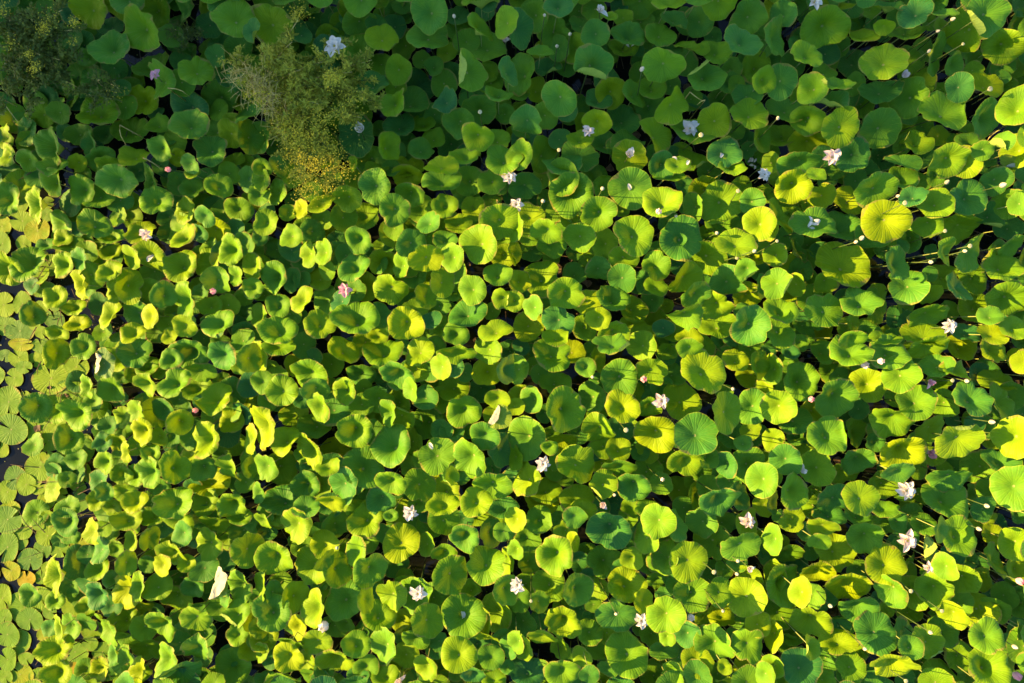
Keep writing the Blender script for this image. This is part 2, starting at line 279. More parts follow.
SURVEY[0, 2] = """85 10 48 24 0 0;165 15 38 30 0 0;75 62 40 38 0 0;20 55 28 25 0 0;145 70 30 30 0 0;58 143 36 34 0 0;95 100 32 25 0 0;205 145 70 62 0 0;305 100 50 45 0 0;
35 240 62 52 90 0;45 350 62 60 0 0;10 430 30 26 90 0;150 345 48 48 0 0;195 395 46 42 0 0;160 500 54 54 0 0;65 545 48 45 0 0;105 570 40 40 0 0;225 560 40 40 0 0;
185 635 36 36 0 0;30 600 45 36 90 0;40 670 42 32 0 0;265 460 45 40 0 0;320 540 56 48 90 0;310 640 45 42 0 0;340 420 50 34 90 0;265 190 40 36 0 0;100 225 30 24 90 0;
150 580 30 30 0 0;240 610 30 30 0 0;190 460 30 25 0 0;210 220 30 22 0 0;145 260 58 54 -70 3 c;305 290 70 62 30 3 c;275 390 58 50 70 3 c;225 45 60 40 90 3 c;
255 40 32 32 0 2;335 20 50 50 30 3 c;415 85 62 40 80 3 p180;350 180 52 34 70 3 c;445 190 55 52 0 3 c;485 60 60 55 0 2;540 40 70 55 20 3;585 170 55 40 40 3 c;
685 70 45 45 0 3 c;760 45 78 62 0 3 c;890 55 65 55 40 3;1000 65 60 36 90 3;700 165 65 55 -20 3 c;790 185 60 48 0 2;860 230 75 55 -15 3;930 200 60 50 90 2;
990 250 45 40 90 1;925 315 50 48 0 2;825 390 76 58 -75 3 c;940 400 55 50 0 1;720 320 55 40 -70 3 c;630 280 65 45 80 2;545 280 50 40 70 3;570 355 58 48 70 3 c;
635 380 40 35 0 3;490 300 45 40 90 2;490 340 50 40 0 1;410 400 40 36 0 3;505 440 42 28 85 3;420 480 48 42 90 3 c;605 445 40 32 0 3;600 520 62 54 90 3 c;
535 540 55 50 90 2;700 505 70 42 80 3;760 450 50 40 -30 2;810 505 55 50 -30 3 c;920 510 58 38 40 3 s;1005 500 45 26 90 3;1005 390 60 34 90 3;960 90 40 40 0 2;
840 560 80 50 0 2;700 640 80 55 0 3 s;820 640 55 50 0 2;930 650 60 50 0 3 c;980 560 40 40 0 2;640 580 45 40 0 2;420 600 40 36 -30 3 c;385 635 40 36 0 3;
500 600 50 40 0 2;540 640 50 40 0 3;270 660 48 40 0 3;450 660 40 35 0 2;600 650 50 50 0 1;225 270 60 55 0 1;590 100 50 40 0 1;640 120 30 30 0 1;800 120 60 40 0 2;
470 400 40 35 0 2;490 530 45 45 0 2"""
SURVEY[1, 2] = """20 60 70 38 85 3 c;90 15 70 30 0 3;105 195 62 60 0 3;215 130 78 60 30 3;165 90 50 45 0 2;240 190 52 48 -30 3;30 340 95 52 75 3 c;255 260 58 45 70 3;
310 270 72 62 0 2;355 195 54 50 90 3 c;350 35 65 40 30 3;420 130 55 46 10 2;510 40 82 48 5 3;655 40 62 50 -30 3;300 90 50 50 0 1;740 100 55 40 80 3;
570 130 72 48 15 3 c;620 190 50 30 80 3;490 230 60 58 0 2;530 285 55 36 85 3;580 300 60 55 20 2;800 45 75 32 0 3;790 100 45 40 90 2;930 30 60 55 90 2;
925 118 58 58 0 2;1005 110 60 34 90 3;790 180 65 55 0 2;830 275 68 65 10 3 c;740 230 50 42 90 1;690 320 65 65 0 1;900 190 55 50 0 1;965 230 50 40 20 3;
970 300 55 45 -20 3 p210;395 355 70 68 -20 3 c;545 415 82 75 -30 3 c;430 500 85 72 30 3 c;115 395 62 50 -20 3 s;215 430 75 48 65 3 c;40 500 58 48 70 3;
200 570 55 55 30 2 c;350 570 72 60 70 3;290 500 50 30 -10 3;540 560 60 50 20 3 c;655 570 65 62 70 3;725 455 72 70 0 3;855 465 82 62 60 3;915 375 62 55 30 3;
985 430 70 55 90 2;945 575 75 62 10 3;760 600 60 60 0 2;500 630 60 55 20 3;110 630 90 50 0 2;300 640 55 35 10 3;200 660 60 32 0 3;430 670 70 28 0 2;
750 650 65 35 0 3;880 640 60 55 0 3;780 535 40 26 70 3;990 665 60 35 0 2;100 500 70 60 90 1;640 110 50 50 0 2;620 400 60 50 90 1;480 330 60 50 0 1;
150 290 60 40 0 2;240 330 70 45 0 2;730 560 60 50 0 1;10 600 40 30 90 2;25 160 45 45 0 3;320 430 60 50 0 1"""
SURVEY[2, 2] = """160 50 75 65 20 3;240 40 52 48 0 2;400 10 72 40 0 3;520 15 60 52 90 2;625 35 42 36 0 2;710 25 52 40 0 3;20 110 60 45 90 3;295 100 40 40 0 3;
345 70 50 32 80 2;430 145 75 72 20 3;555 115 66 50 10 3;765 120 92 85 20 3;640 130 55 45 0 1;895 75 52 42 0 3;990 95 62 45 90 3;170 160 62 50 0 2;
30 215 45 45 0 2;80 230 55 42 90 3;10 260 40 35 0 3;210 270 85 80 90 3 c;320 220 60 55 90 2;440 260 68 60 0 3;350 350 68 52 20 3 s;60 380 82 78 80 3;
675 235 78 72 10 2;575 365 80 72 30 3;550 260 50 40 0 2;735 370 88 78 0 3;855 280 78 66 80 3;960 260 70 62 80 3;785 460 48 42 60 3 c;695 480 72 55 0 3;
855 490 52 40 70 3;925 405 38 28 0 3;945 490 70 70 0 3;890 380 60 55 0 1;1000 550 70 50 90 3;425 430 52 42 0 2;260 490 80 68 50 3 s;60 550 72 45 -80 3;
135 595 66 42 0 2;120 640 65 40 0 1;430 500 66 35 5 3;365 570 56 55 0 3;485 575 68 58 20 3 c;540 520 60 60 0 1;260 630 70 48 0 2;150 420 35 30 0 3;
745 620 60 48 90 2;830 630 80 60 -10 3 c;910 620 60 45 70 3;670 590 60 50 0 1;480 660 45 35 0 2;550 670 60 26 0 3;280 670 60 24 0 3;470 400 50 40 0 1;
200 400 60 40 0 1;1010 180 40 26 90 2;10 460 50 32 90 2;960 130 60 60 0 1;360 480 55 50 0 1;610 480 50 50 0 1;970 370 50 50 0 1"""
SURVEY[3, 2] = """15 110 60 32 90 3;40 10 50 26 0 2;330 40 78 55 -10 3;480 45 76 68 0 3;530 130 75 60 -40 3;400 170 66 62 90 2;640 20 75 45 0 3;605 30 60 40 0 2;
900 30 62 52 40 3;770 20 60 55 0 2;1000 65 42 32 70 2;675 95 60 38 -35 3;755 115 60 38 20 3 s;130 155 72 72 0 3 c;270 222 84 78 0 3;240 375 80 75 10 3;
40 260 70 55 70 3;100 310 70 50 -20 2;90 40 35 30 0 2;220 40 50 45 0 1;500 310 85 60 20 3 s;590 240 75 65 -20 3;705 245 56 48 70 3;815 230 78 64 10 3;
930 240 72 58 60 3;970 220 60 60 0 2;650 345 58 52 -20 3;760 390 88 75 10 3;850 500 70 60 90 2;540 440 85 78 10 3 c;520 520 62 45 0 3;360 475 66 52 10 3 c;
70 470 62 58 70 3;195 505 68 66 90 3;100 595 70 64 80 3 c;350 360 60 50 90 1;265 630 75 66 -20 3;370 625 70 68 20 3;725 545 78 50 10 3;710 630 90 72 10 3;
985 580 85 68 90 3;985 380 85 44 90 3;890 380 60 50 0 1;900 590 60 55 90 1;590 630 60 55 0 1;20 390 45 36 90 2;130 410 60 40 0 1;15 540 40 36 90 2;
20 640 50 30 90 3;930 480 70 45 0 2;460 570 60 60 0 1;810 610 50 40 90 1;460 665 60 26 0 3;650 450 50 40 0 2;920 160 70 40 0 1;180 270 50 45 0 1;
430 400 40 40 0 1;300 520 60 50 0 1;680 160 50 30 0 1;130 660 50 30 0 1;40 420 50 40 90 1"""
SURVEY[0, 3] = """30 30 60 50 0 0;30 140 62 42 90 0;120 190 45 45 0 0;45 235 38 35 90 0;80 120 30 30 0 0;105 268 34 32 0 0 y;165 260 30 24 90 0;10 345 55 36 90 0;
240 150 42 30 0 0;190 95 45 40 0 0;100 380 70 60 0 0;120 430 50 45 0 0;30 490 50 45 90 0;75 520 50 48 90 0;30 590 45 36 90 0;80 650 50 50 0 0;20 660 30 30 0 0;
310 615 38 36 0 0 y;360 525 30 30 0 0;180 490 30 30 0 0;155 660 40 35 0 0;160 345 50 45 0 0;370 470 45 40 0 0;300 380 50 50 0 0;410 560 40 40 0 0;300 560 50 40 0 0;
90 70 40 40 0 0;170 150 35 35 0 0;265 40 55 55 0 3 c;370 80 55 40 90 3;225 255 80 50 85 3 c;320 200 70 52 80 2;400 150 60 42 -70 3;270 90 50 40 0 2;
510 30 60 35 10 3;610 20 50 32 0 2;525 110 52 36 90 3 c;600 105 50 25 -80 3;715 30 60 50 20 3;730 85 50 45 90 3;690 165 62 48 20 3 c;650 215 45 42 90 3;
745 205 38 30 0 3;835 125 62 60 90 3;860 280 70 48 80 3 p195;770 300 50 45 20 2;960 295 65 55 80 3;990 150 70 55 90 3;505 205 48 36 90 3;390 230 50 42 -20 3 c;
505 310 70 65 90 2;555 300 60 40 90 3;630 300 55 50 0 3;390 330 58 52 60 3 c;700 340 75 55 0 1;495 430 60 40 0 2;430 470 75 40 65 3;650 450 66 60 30 3 c;
785 425 62 58 0 3;580 460 55 45 90 2;790 550 60 52 20 3 s;945 410 60 48 -20 3 f120;950 490 45 35 0 3;665 590 72 50 -80 3;720 640 90 45 -20 3;560 640 60 40 90 3;
500 600 70 60 80 2;455 570 45 30 90 3;580 545 60 50 0 1;240 470 55 32 80 3;230 640 60 50 0 3 c;220 550 75 42 0 3;400 630 50 45 90 2;930 620 75 75 0 2;
1000 540 55 40 90 2;870 660 50 40 0 2;1010 430 50 28 90 3;900 345 40 30 90 3;550 370 60 40 0 1;800 380 50 32 0 1;450 270 40 40 0 2;280 460 60 50 90 2;
345 380 40 40 0 2;860 40 60 35 0 2;910 100 50 50 0 1;960 20 50 26 0 2;500 500 60 35 0 2;220 355 40 35 0 2;530 660 70 32 0 2;120 330 45 45 0 2"""
SURVEY[1, 3] = """30 35 40 25 40 3;160 50 68 62 80 3;75 185 75 72 10 3 c;320 50 55 52 90 2;440 30 72 66 0 3;540 15 30 20 0 3;275 130 58 50 0 3;275 195 50 20 -60 3;
225 215 74 70 90 2;325 230 68 45 80 3;400 160 62 45 -85 3;455 230 70 62 -60 3;580 122 72 70 0 3;680 130 50 36 90 2;560 210 50 50 0 1;750 30 66 50 20 3;
755 165 50 42 0 3;780 250 75 70 90 3;835 100 62 60 20 3 c;880 15 50 30 0 2;940 85 55 50 90 2;990 80 40 40 0 2;920 210 75 70 0 3 s;1005 200 60 28 90 3;
1000 310 60 50 90 3;355 350 75 70 0 3;235 385 78 48 -75 3;155 340 60 46 85 3;70 320 45 28 80 3;20 300 55 30 90 3;65 400 75 62 20 3 c;15 460 45 32 90 3;
440 350 55 24 85 3;545 330 62 58 70 3;640 330 76 68 90 2;490 415 72 40 15 3;580 430 45 45 0 1;685 435 68 60 80 3;830 415 85 82 0 3 c;965 400 72 60 90 2;
905 440 55 40 90 2;920 500 50 22 10 3;515 535 68 62 90 3;600 570 52 45 0 2;400 530 60 36 15 3;245 520 62 58 10 3;320 590 78 58 10 3 c;170 460 48 40 90 2;
130 580 62 62 10 3;140 520 50 26 10 3;30 500 60 50 0 2;20 560 40 32 90 2;200 600 50 45 90 1;40 670 45 24 0 2;110 665 70 28 0 3;405 660 45 32 0 3;
440 620 50 50 0 3;520 660 55 35 0 3;560 600 50 40 0 2;640 505 55 45 10 2;680 620 52 45 80 3 c;750 610 50 50 0 1;810 570 68 62 0 3;870 650 50 40 0 3 c;
940 580 50 45 0 3;1010 540 45 32 90 3;950 670 50 26 0 2;1005 620 30 25 0 2;720 545 40 40 0 2;440 480 50 40 0 1;700 60 60 50 0 1;860 310 40 32 0 2;710 340 60 50 0 1"""
SURVEY[2, 3] = """15 30 50 40 90 3;110 30 55 50 0 2;250 20 50 45 10 3;60 100 55 50 0 2;215 75 45 45 20 3;245 120 40 26 85 3;172 172 76 74 90 3 c;15 150 40 30 90 3;
390 70 85 80 20 3 c;368 195 64 64 0 2;482 185 46 44 90 2;535 105 60 40 90 2;585 35 70 60 90 3;655 55 60 40 70 3;580 200 45 40 90 2;615 180 70 40 -75 3;
705 195 76 76 0 3;720 330 74 74 20 3;800 115 72 66 90 2;795 120 48 42 10 3;915 135 75 70 0 3;760 40 60 55 90 2;940 40 60 50 90 3;950 260 55 42 50 2;
935 340 78 66 -80 3;830 320 55 52 20 2;840 415 55 34 0 2 s;150 290 66 60 0 2;260 310 66 60 90 3;110 360 45 40 90 2;25 350 50 45 0 2;40 440 60 55 90 2;
455 290 74 58 10 3 c;580 270 42 40 0 2;425 412 80 72 0 3;615 412 74 72 90 3;525 355 45 40 70 2;205 440 72 70 20 3 c;120 500 58 38 10 3;310 480 52 45 0 2;
195 545 42 40 90 2;280 578 42 36 90 2;40 540 55 45 70 3;20 520 45 30 90 3;462 565 86 78 0 3;200 640 68 66 0 3;310 650 40 26 0 3;390 620 45 40 20 2;
610 550 55 50 0 2;620 500 35 30 90 3;700 490 55 50 90 2;810 530 78 70 70 3 s;945 530 66 66 0 3 s;985 450 50 48 0 2;740 600 60 55 0 3;645 650 50 40 90 3;
740 650 55 45 0 3;850 620 30 24 0 3;950 630 65 50 0 2;1010 650 50 32 90 3;60 640 70 40 0 2;570 650 60 45 0 1;380 485 40 40 0 2;330 300 60 50 90 1;
70 200 50 45 90 1;290 230 50 40 0 1;560 490 50 50 0 1;1000 350 70 40 90 2;900 200 40 40 0 2;870 670 50 22 0 3;440 665 50 26 0 2;770 420 40 40 0 1"""
SURVEY[3, 3] = """245 10 62 36 0 3;95 30 50 50 0 2;360 10 60 35 10 3;220 60 60 42 15 3;205 118 46 36 10 3;265 160 75 75 0 2;390 100 70 62 40 3;470 40 60 50 0 2;
520 40 40 40 0 3;625 50 50 40 0 2;760 95 75 70 10 3;690 70 50 40 90 3;640 150 60 45 60 3 f200;470 210 80 70 0 3;495 315 72 40 60 3;575 320 66 60 90 2;
320 290 92 62 10 3;360 380 78 60 15 3;195 240 62 48 10 3;60 290 90 75 90 2;130 320 60 28 -70 3;30 250 60 32 90 2;175 335 50 45 90 2;75 165 60 42 0 2;
20 110 60 28 90 3;665 310 72 60 60 2;660 250 50 26 0 3;775 265 66 48 70 3;710 220 55 32 85 3;740 410 62 40 60 3;760 365 55 50 90 2;835 395 75 62 90 2;
910 385 60 40 50 2;910 195 70 45 60 3;990 125 65 50 80 3;900 90 45 40 0 1;1000 370 50 40 90 2;875 495 66 62 -10 3;880 620 82 68 0 3 c;970 580 60 40 80 2;
1005 470 40 30 90 3;175 437 82 66 25 3;270 450 75 55 10 2;430 480 82 78 0 3;545 500 80 58 60 2;640 520 70 62 40 3;570 540 50 40 0 3;500 610 86 62 10 3;
280 520 70 35 -10 3;170 540 50 35 60 3;130 620 80 62 0 3;40 400 70 60 0 2;15 490 60 32 90 2;20 620 48 36 90 3;330 620 60 55 0 2;330 665 55 32 0 2;
230 590 50 45 90 2;765 580 60 60 0 1;690 660 70 45 0 1;850 270 45 45 0 1;570 220 60 40 90 1;90 480 60 40 0 1;220 665 50 24 0 3;60 680 40 18 0 3;
560 400 50 32 0 1;700 480 60 50 0 1;600 600 50 40 0 1;1000 230 50 50 0 2;430 150 60 40 90 1;340 550 60 50 0 1;850 30 60 40 0 1;940 560 40 32 0 1"""
ROW_TOP = (0, 171, 342, 512)
TREES = [(-10.5, 4.6, 5.7, 2.3, 1.1, 1, 5200), (-11.0, 8.2, 5.9, 2.4, 1.1, 2, 5200), (-14.0, 5.5, 6.85, 2.9, 2.0, 3, 5200), (-18.0, 5.0, 9.3, 1.6, 7.5, 4, 260)]

# ------------------------------------------------------------------ landmarks: flowers (px, py, size px, height over canopy, type, short phrase, label)
# types: star = open flower, half = half open, closed = closed bloom, fallen = collapsed petals
FLOWERS = [
 (155.5, 75, 6.5, .14, 'star', 'pink', "pink flower on a kidney leaf", "pink flower opening on a kidney-shaped shaded leaf"),
 (335, 47, 11.5, .35, 'star', 'petal', "white flower above feathery bush", "white flower with drooping petals at the top edge of the feathery bush"),
 (361, 130, 8, .20, 'half', 'petal', "shedding flower at bush's right edge", "white flower shedding petals at the right edge of the feathery bush"),
 (588, 131, 7, .12, 'star', 'blush', "lilac-white flower in shade", "small lilac-white flower in the shade above a round leaf"),
 (689.5, 129, 10, .08, 'star', 'petal', "white flower inside an oval leaf", "ragged white flower lying inside a dark oval leaf, yellow pod beside it"),
 (600, 11, 7, .15, 'half', 'petal', "half-open flower with yellow heart", "half-open white flower with a yellow heart near the top edge"),
 (629, 155, 7, .2, 'half', 'petal', "narrow flower over grey-green leaf", "narrow white flower with golden heart on a bent stem over a grey-green leaf"),
 (751, 164, 6, .02, 'fallen', 'petal', "shed white petal heap", "heap of shed white petals on a leaf beside a white star flower"),
 (764, 175, 7, .12, 'star', 'petal', "star flower beside shed petals", "small white star flower beside a heap of shed petals"),
 (814, 2, 9, .12, 'star', 'petal', "white flower on top edge", "white flower cut by the top edge, over a blue-green leaf"),
 (831, 158, 10.5, .15, 'star', 'blush', "blush star flower, upper right", "blush-white star flower with pointed petals in the upper right"),
 (903, 76, 6.5, .12, 'half', 'blush', "blush bloom against ribbed leaf", "blush half-open flower leaning on a yellow ribbed leaf"),
 (146, 235, 7, .12, 'star', 'blush', "pink-white flower, left part", "pink-white flower on a small round leaf in the left part"),
 (345, 290, 8, .22, 'star', 'pink', "pale pink flower over dark gap", "pale pink flower over a dark gap, left of centre"),
 (509, 177, 8, .2, 'star', 'petal', "upper of two close white flowers", "upper of two white flowers standing close together near top centre"),
 (516, 205, 9, .2, 'star', 'petal', "lower of two close white flowers", "lower of two white flowers standing close together near top centre"),
 (815, 224, 9, .02, 'fallen', 'petal', "grey-white petals inside dark leaf", "crumpled grey-white fallen petals inside a dark round leaf"),
 (948, 326, 8.5, .2, 'star', 'petal', "white flower near right edge", "white flower above two lime leaves near the right edge"),
 (661, 401, 9.5, .2, 'star', 'blush', "pink-hearted star flower", "white star flower with pink heart beside a half-shaded leaf"),
 (543, 464, 8.5, .2, 'star', 'petal', "white star flower below centre", "white star flower just below the picture centre"),
 (410, 513, 9, .2, 'star', 'petal', "five-petalled flower over dark gap", "white five-petalled flower over a dark gap, lower centre left"),
 (418, 593, 9.5, .3, 'star', 'petal', "long-stemmed white flower", "white flower on a long thin stem near the bottom, over dark leaves"),
 (325, 624, 7.5, .15, 'closed', 'petal', "folded white bloom", "folded white bloom like a hanging petal, lower left centre"),
 (517, 584, 9, .2, 'star', 'petal', "white flower, bottom centre", "white flower amid dark leaves at the bottom centre"),
 (641, 620, 9, .12, 'star', 'petal', "white flower between lime leaves", "white flower in the gap between two lime leaves near the bottom"),
 (747, 521, 9, .2, 'star', 'blush', "lilac-white flower, lower right", "lilac-white flower above bright leaves, lower right of centre"),
 (905, 490, 11, .15, 'star', 'petal', "broad white flower", "broad pure white flower below a big cupped leaf on the right"),
 (906, 540, 12, .15, 'star', 'blush', "shaggy blush flower", "shaggy blush-white flower beside a folded leaf, lower right"),
 (928, 567, 7, .2, 'star', 'blush', "small blush star flower", "small blush star flower just below a shaggy bigger flower"),
 (929, 453, 7.5, .08, 'half', 'pink', "pink bloom beside cupped leaf", "pink bloom tucked beside a big bright cupped leaf on the right"),
 (602, 504, 5.5, .2, 'half', 'blush', "pale lilac bloom, bottom", "pale lilac half-closed bloom near a round lime leaf"),
 (802, 470, 5.5, .15, 'half', 'petal', "small white bloom, right", "small white half-open bloom beside a dark cupped leaf"),
 (749, 568, 5, .25, 'half', 'blush', "tiny blush bloom", "tiny blush bloom on a leaf edge, lower right"),
 (690, 616, 5, .25, 'closed', 'blush', "blush bloom above dark hole", "blush closed bloom above a dark hole near the bottom"),
 (399, 680, 6, .15, 'half', 'blush', "blush bloom on bottom edge", "blush bloom touching the bottom edge"),
 (929, 382, 5.5, .25, 'half', 'pink', "red-tinged bloom by crossing stems", "red-tinged white bloom among crossing stems and pods on the right"),
 (863, 365, 5.5, .25, 'closed', 'blush', "left bloom of a pale pair", "left bloom of a pale pair below a round lime leaf"),
 (879, 361, 4.5, .28, 'closed', 'blush', "right bloom of a pale pair", "right bloom of a pale pair below a round lime leaf"),
 (1017, 580, 5, .35, 'closed', 'pink', "pink bud on yellow stem", "deep pink bud on a long yellow stem at the right edge"),
 (1014, 674, 5.5, .25, 'closed', 'pink', "pink bud, bottom corner", "pink and white bud in the bottom right corner"),
 (810, 399, 4.5, .2, 'closed', 'pink', "pink bud touching sunlit round leaf", "pink bud touching the left side of a sunlit round leaf"),
 (643, 379, 5, .15, 'closed', 'pink', "pink bud above star flower", "pink bud under a cupped leaf, just above a star flower"),
 (662, 479, 3, .2, 'closed', 'petal', "white ball bud", "little white ball-shaped bud over a shaded leaf"),
 (197, 410, 4, .15, 'closed', 'pink', "pink bud over dark hole", "small pink bud over a dark hole in the left part"),
 (214.5, 291.5, 4.5, .12, 'closed', 'pink', "pink bud on small lime leaf", "small pink bud resting on a small lime leaf"),
 (169.5, 170, 4, .25, 'closed', 'pink', "pink bud on thin leaning stem", "small pink bud on a thin leaning stem at the shade's edge"),
 (658, 212, 4.5, .04, 'closed', 'blush', "blush ball inside cupped leaf", "blush ball bloom lying inside a sunlit cupped leaf"),
 (505, 41, 5, .15, 'half', 'blush', "withered bloom in shade", "withered pinkish bloom between two shaded leaves"),
]
PODS = [(454,16,2.2),(480,112,2.6),(544.5,15,2),(642,69,2.8),(559,150,2.4),(557,46,2.2),(570,34,2.2),(701,135,3),(953,19,2.4),(938,31,1.9),(963,44,1.9),(929,51,2),(778,118,2.2),
 (990,89,3.2),(543,201,2.6),(602.5,188.5,2.6),(738,191,2.6),(717,233,2.4),(754.5,251,2.6),(737,258,2.2),(676,216,2),(947,182,2.6),(905,203,3),(898,196,2.2),(1003,185,3.5),(945,231,2.4),
 (862,238,3),(856,242,2.2),(970,246,2.8),(965,251,2.4),(931,262,2.6),(777,241,2),(592.5,377,2.2),(733,389,2.4),(626,430,3),(614.5,495,2),(967,381,2.8),(952.5,380.5,2.4),(992,422,3),(987,506,2.8),
 (714,572,2.8),(738,561,2.6),(737,574,2.4),(531,601,2),(616,614,2),(723,611,2),(911,591,2.6),(830.5,606,2.6),(930.5,632.5,2.6),(942,611,2.4),(1015,647,2.8),(865,649,2.4),(906,681,2.6),(979,529,2.6),(337,548,2.2)]
PETALS = [(720.5,155.5,4),(688,163,3.4),(674.5,159,3),(628,46,2.6),(634,46,2.6),(151,258,5),(629,187,4),(462,615,5),(431,446,4)]
EXTRA = [(26, 579, "orange-yellow floating pad"), (100, 363, "pale-backed leaf folded double"), (214, 582, "leaf folded to white underside"),
         (298, 115, "feathery bush"), (40, 60, "yellow-flowered corner weed"), (497, 415, "pale folded leaf, centre")]
LAND = [(f[0], f[1], "the " + f[6]) for f in FLOWERS] + [(x, y, "the " + p) for x, y, p in EXTRA]
NUM = ["", "one", "two", "three", "four", "five", "six", "seven", "eight", "nine", "ten", "eleven", "twelve"]
USED = {}
def where(px, py, width):
    """candidate phrases: clock direction and distance from the nearest landmarks"""
    res = []
    for lx, ly, ph in sorted(LAND, key=lambda l: math.hypot(l[0] - px, l[1] - py))[:7]:
        d = math.hypot(lx - px, ly - py)
        if d < 1: continue
        hour = round(math.degrees(math.atan2(px - lx, ly - py)) / 30) % 12 or 12
        n = d / 36.0
        dist = "close to" if n < 0.75 else ("one leaf-width from" if n < 1.4 else NUM[max(2, min(12, round(n)))] + " leaf-widths from")
        res.append(f"{dist} {ph} at {hour} o'clock")
    return res
def unique_label(desc, px, py, width):
    """desc: short look alternatives; the first label nobody else has"""
    for wh in where(px, py, width):
        for dsc in desc:
            s = f"{dsc} {wh}"
            if len(s.replace('-', ' ').split()) <= 18 and len(s.split()) <= 16 and s not in USED:
                USED[s] = 1; return s
    s = f"{desc[-1]} {where(px, py, width)[0]}"; USED[s] = 1
    return s

# ------------------------------------------------------------------ leaf geometry
def leaf_shape(mb, c, rx, ry, ang, tint, rings=6, segs=36, cup=0.1, saddle=0.0, ruff=0.04, tilt=0.0, fold=None, notch=0.12, slit=False, flat=False, rnd=random, pleat=0.0):
    """one leaf blade about centre c; rx is its true radius, tilt (about its long axis) shortens ry; returns the tilt matrix"""
    ph = [rnd.uniform(0, 6.283) for _ in range(6)]
    q = 1.0 if abs(tilt) < 1e-4 else min(1.0, max(0.72, (ry / rx) / math.cos(tilt)))
    if flat: q = ry / rx
    a = R(-ang); Rz = Matrix.Rotation(a, 3, 'Z'); Rt = Matrix.Rotation(tilt, 3, 'X'); T = Rz @ Rt
    na = rnd.uniform(0, 6.283)
    v = []; d = []; f = []
    nf = (ruff * rnd.uniform(.6, 1.3))
    for i in range(rings + 1):
        u = (i / rings) ** 0.85
        for k in range(segs if i else 1):
            th = 2 * math.pi * k / segs
            out = 1.0
            for nn, am in ((na, notch), (na + math.pi + 0.2, notch * 0.8)):
                dl = (th - nn + math.pi) % (2 * math.pi) - math.pi
                out -= am * math.exp(-(dl / 0.22) ** 2)
            out += 0.05 * math.sin(2 * th + ph[0]) + 0.038 * math.sin(3 * th + ph[1]) + 0.016 * math.sin(5 * th + ph[2])
            out += nf * 0.35 * math.sin(9 * th + ph[3]) + 0.008 * math.sin(15 * th + ph[5])
            if slit:
                dl = (th - na + math.pi) % (2 * math.pi) - math.pi
                out *= 1 - 0.85 * math.exp(-(dl / 0.10) ** 2)
            r = u * out
            x = r * math.cos(th); y = r * math.sin(th) * q
            w_ = r ** 1.45; z = cup * (1.34 * w_ / (w_ + 0.34) - 0.72)
            z += saddle * r * r * math.cos(2 * (th - na))
            z += ruff * (u ** 4) * (math.sin(5 * th + ph[4]) * 0.8 + math.sin(8 * th + ph[3]) * 0.7 + math.sin(3 * th + ph[1]) * 1.1)
            z += pleat * (math.sin(10 * th + ph[5]) + 0.7 * math.sin(21 * th + ph[2])) * u * (0.35 + 0.9 * u * u)
            if cup > 0.25 and u > 0.75: z -= (u - 0.75) ** 2 * cup * 2.2        # lip rolls outwards
            if flat: z = 0.012 * math.sin(3 * th + ph[1]) * u + (0.02 * (u ** 6) * (1 + math.sin(4 * th + ph[2])))
            P = Vector((x, y, z))
            if fold:
                fd, fc, fa = fold; fdir = Vector((math.cos(R(-fd) - a), math.sin(R(-fd) - a), 0))
                e = P.dot(fdir) - fc
                if e > 0:
                    al = fa * min(1.0, e / 0.18)
                    P = P - fdir * e + fdir * (e * math.cos(al)) + Vector((0, 0, e * math.sin(al) + 0.03))
            P = T @ (P * rx)
            v.append((c[0] + P.x, c[1] + P.y, c[2] + P.z)); d.append((u * math.cos(th), u * math.sin(th), tint))
    for k in range(segs): f.append((0, 1 + k, 1 + (k + 1) % segs))
    for i in range(1, rings):
        b0 = 1 + (i - 1) * segs; b1 = b0 + segs
        for k in range(segs): f.append((b0 + k, b1 + k, b1 + (k + 1) % segs, b0 + (k + 1) % segs))
    mb.add(v, f, d)
    return v[0]

def canopy(px):
    """height of the leaf canopy over the water: pads at the left edge, tall stands to the right"""
    t = min(1.0, max(0.0, (px - 20) / 420.0)); return 0.30 + 0.75 * t ** 0.8

LEAVES = []
for (cx, cy), txt in SURVEY.items():
    for e in txt.replace('\n', '').split(';'):
        p = e.split(); a = [float(k) for k in p[:6]]; tg = p[6] if len(p) > 6 else ''
        LEAVES.append(dict(px=cx * 256 + a[0] / 4, py=ROW_TOP[cy] + a[1] / 4, rx=max(a[2], a[3]) / 4 * 1.06, ry=min(a[2], a[3]) / 4 * 1.06,
                           ang=a[4] if a[2] >= a[3] else a[4] + 90, lay=int(a[5]), tag=tg))
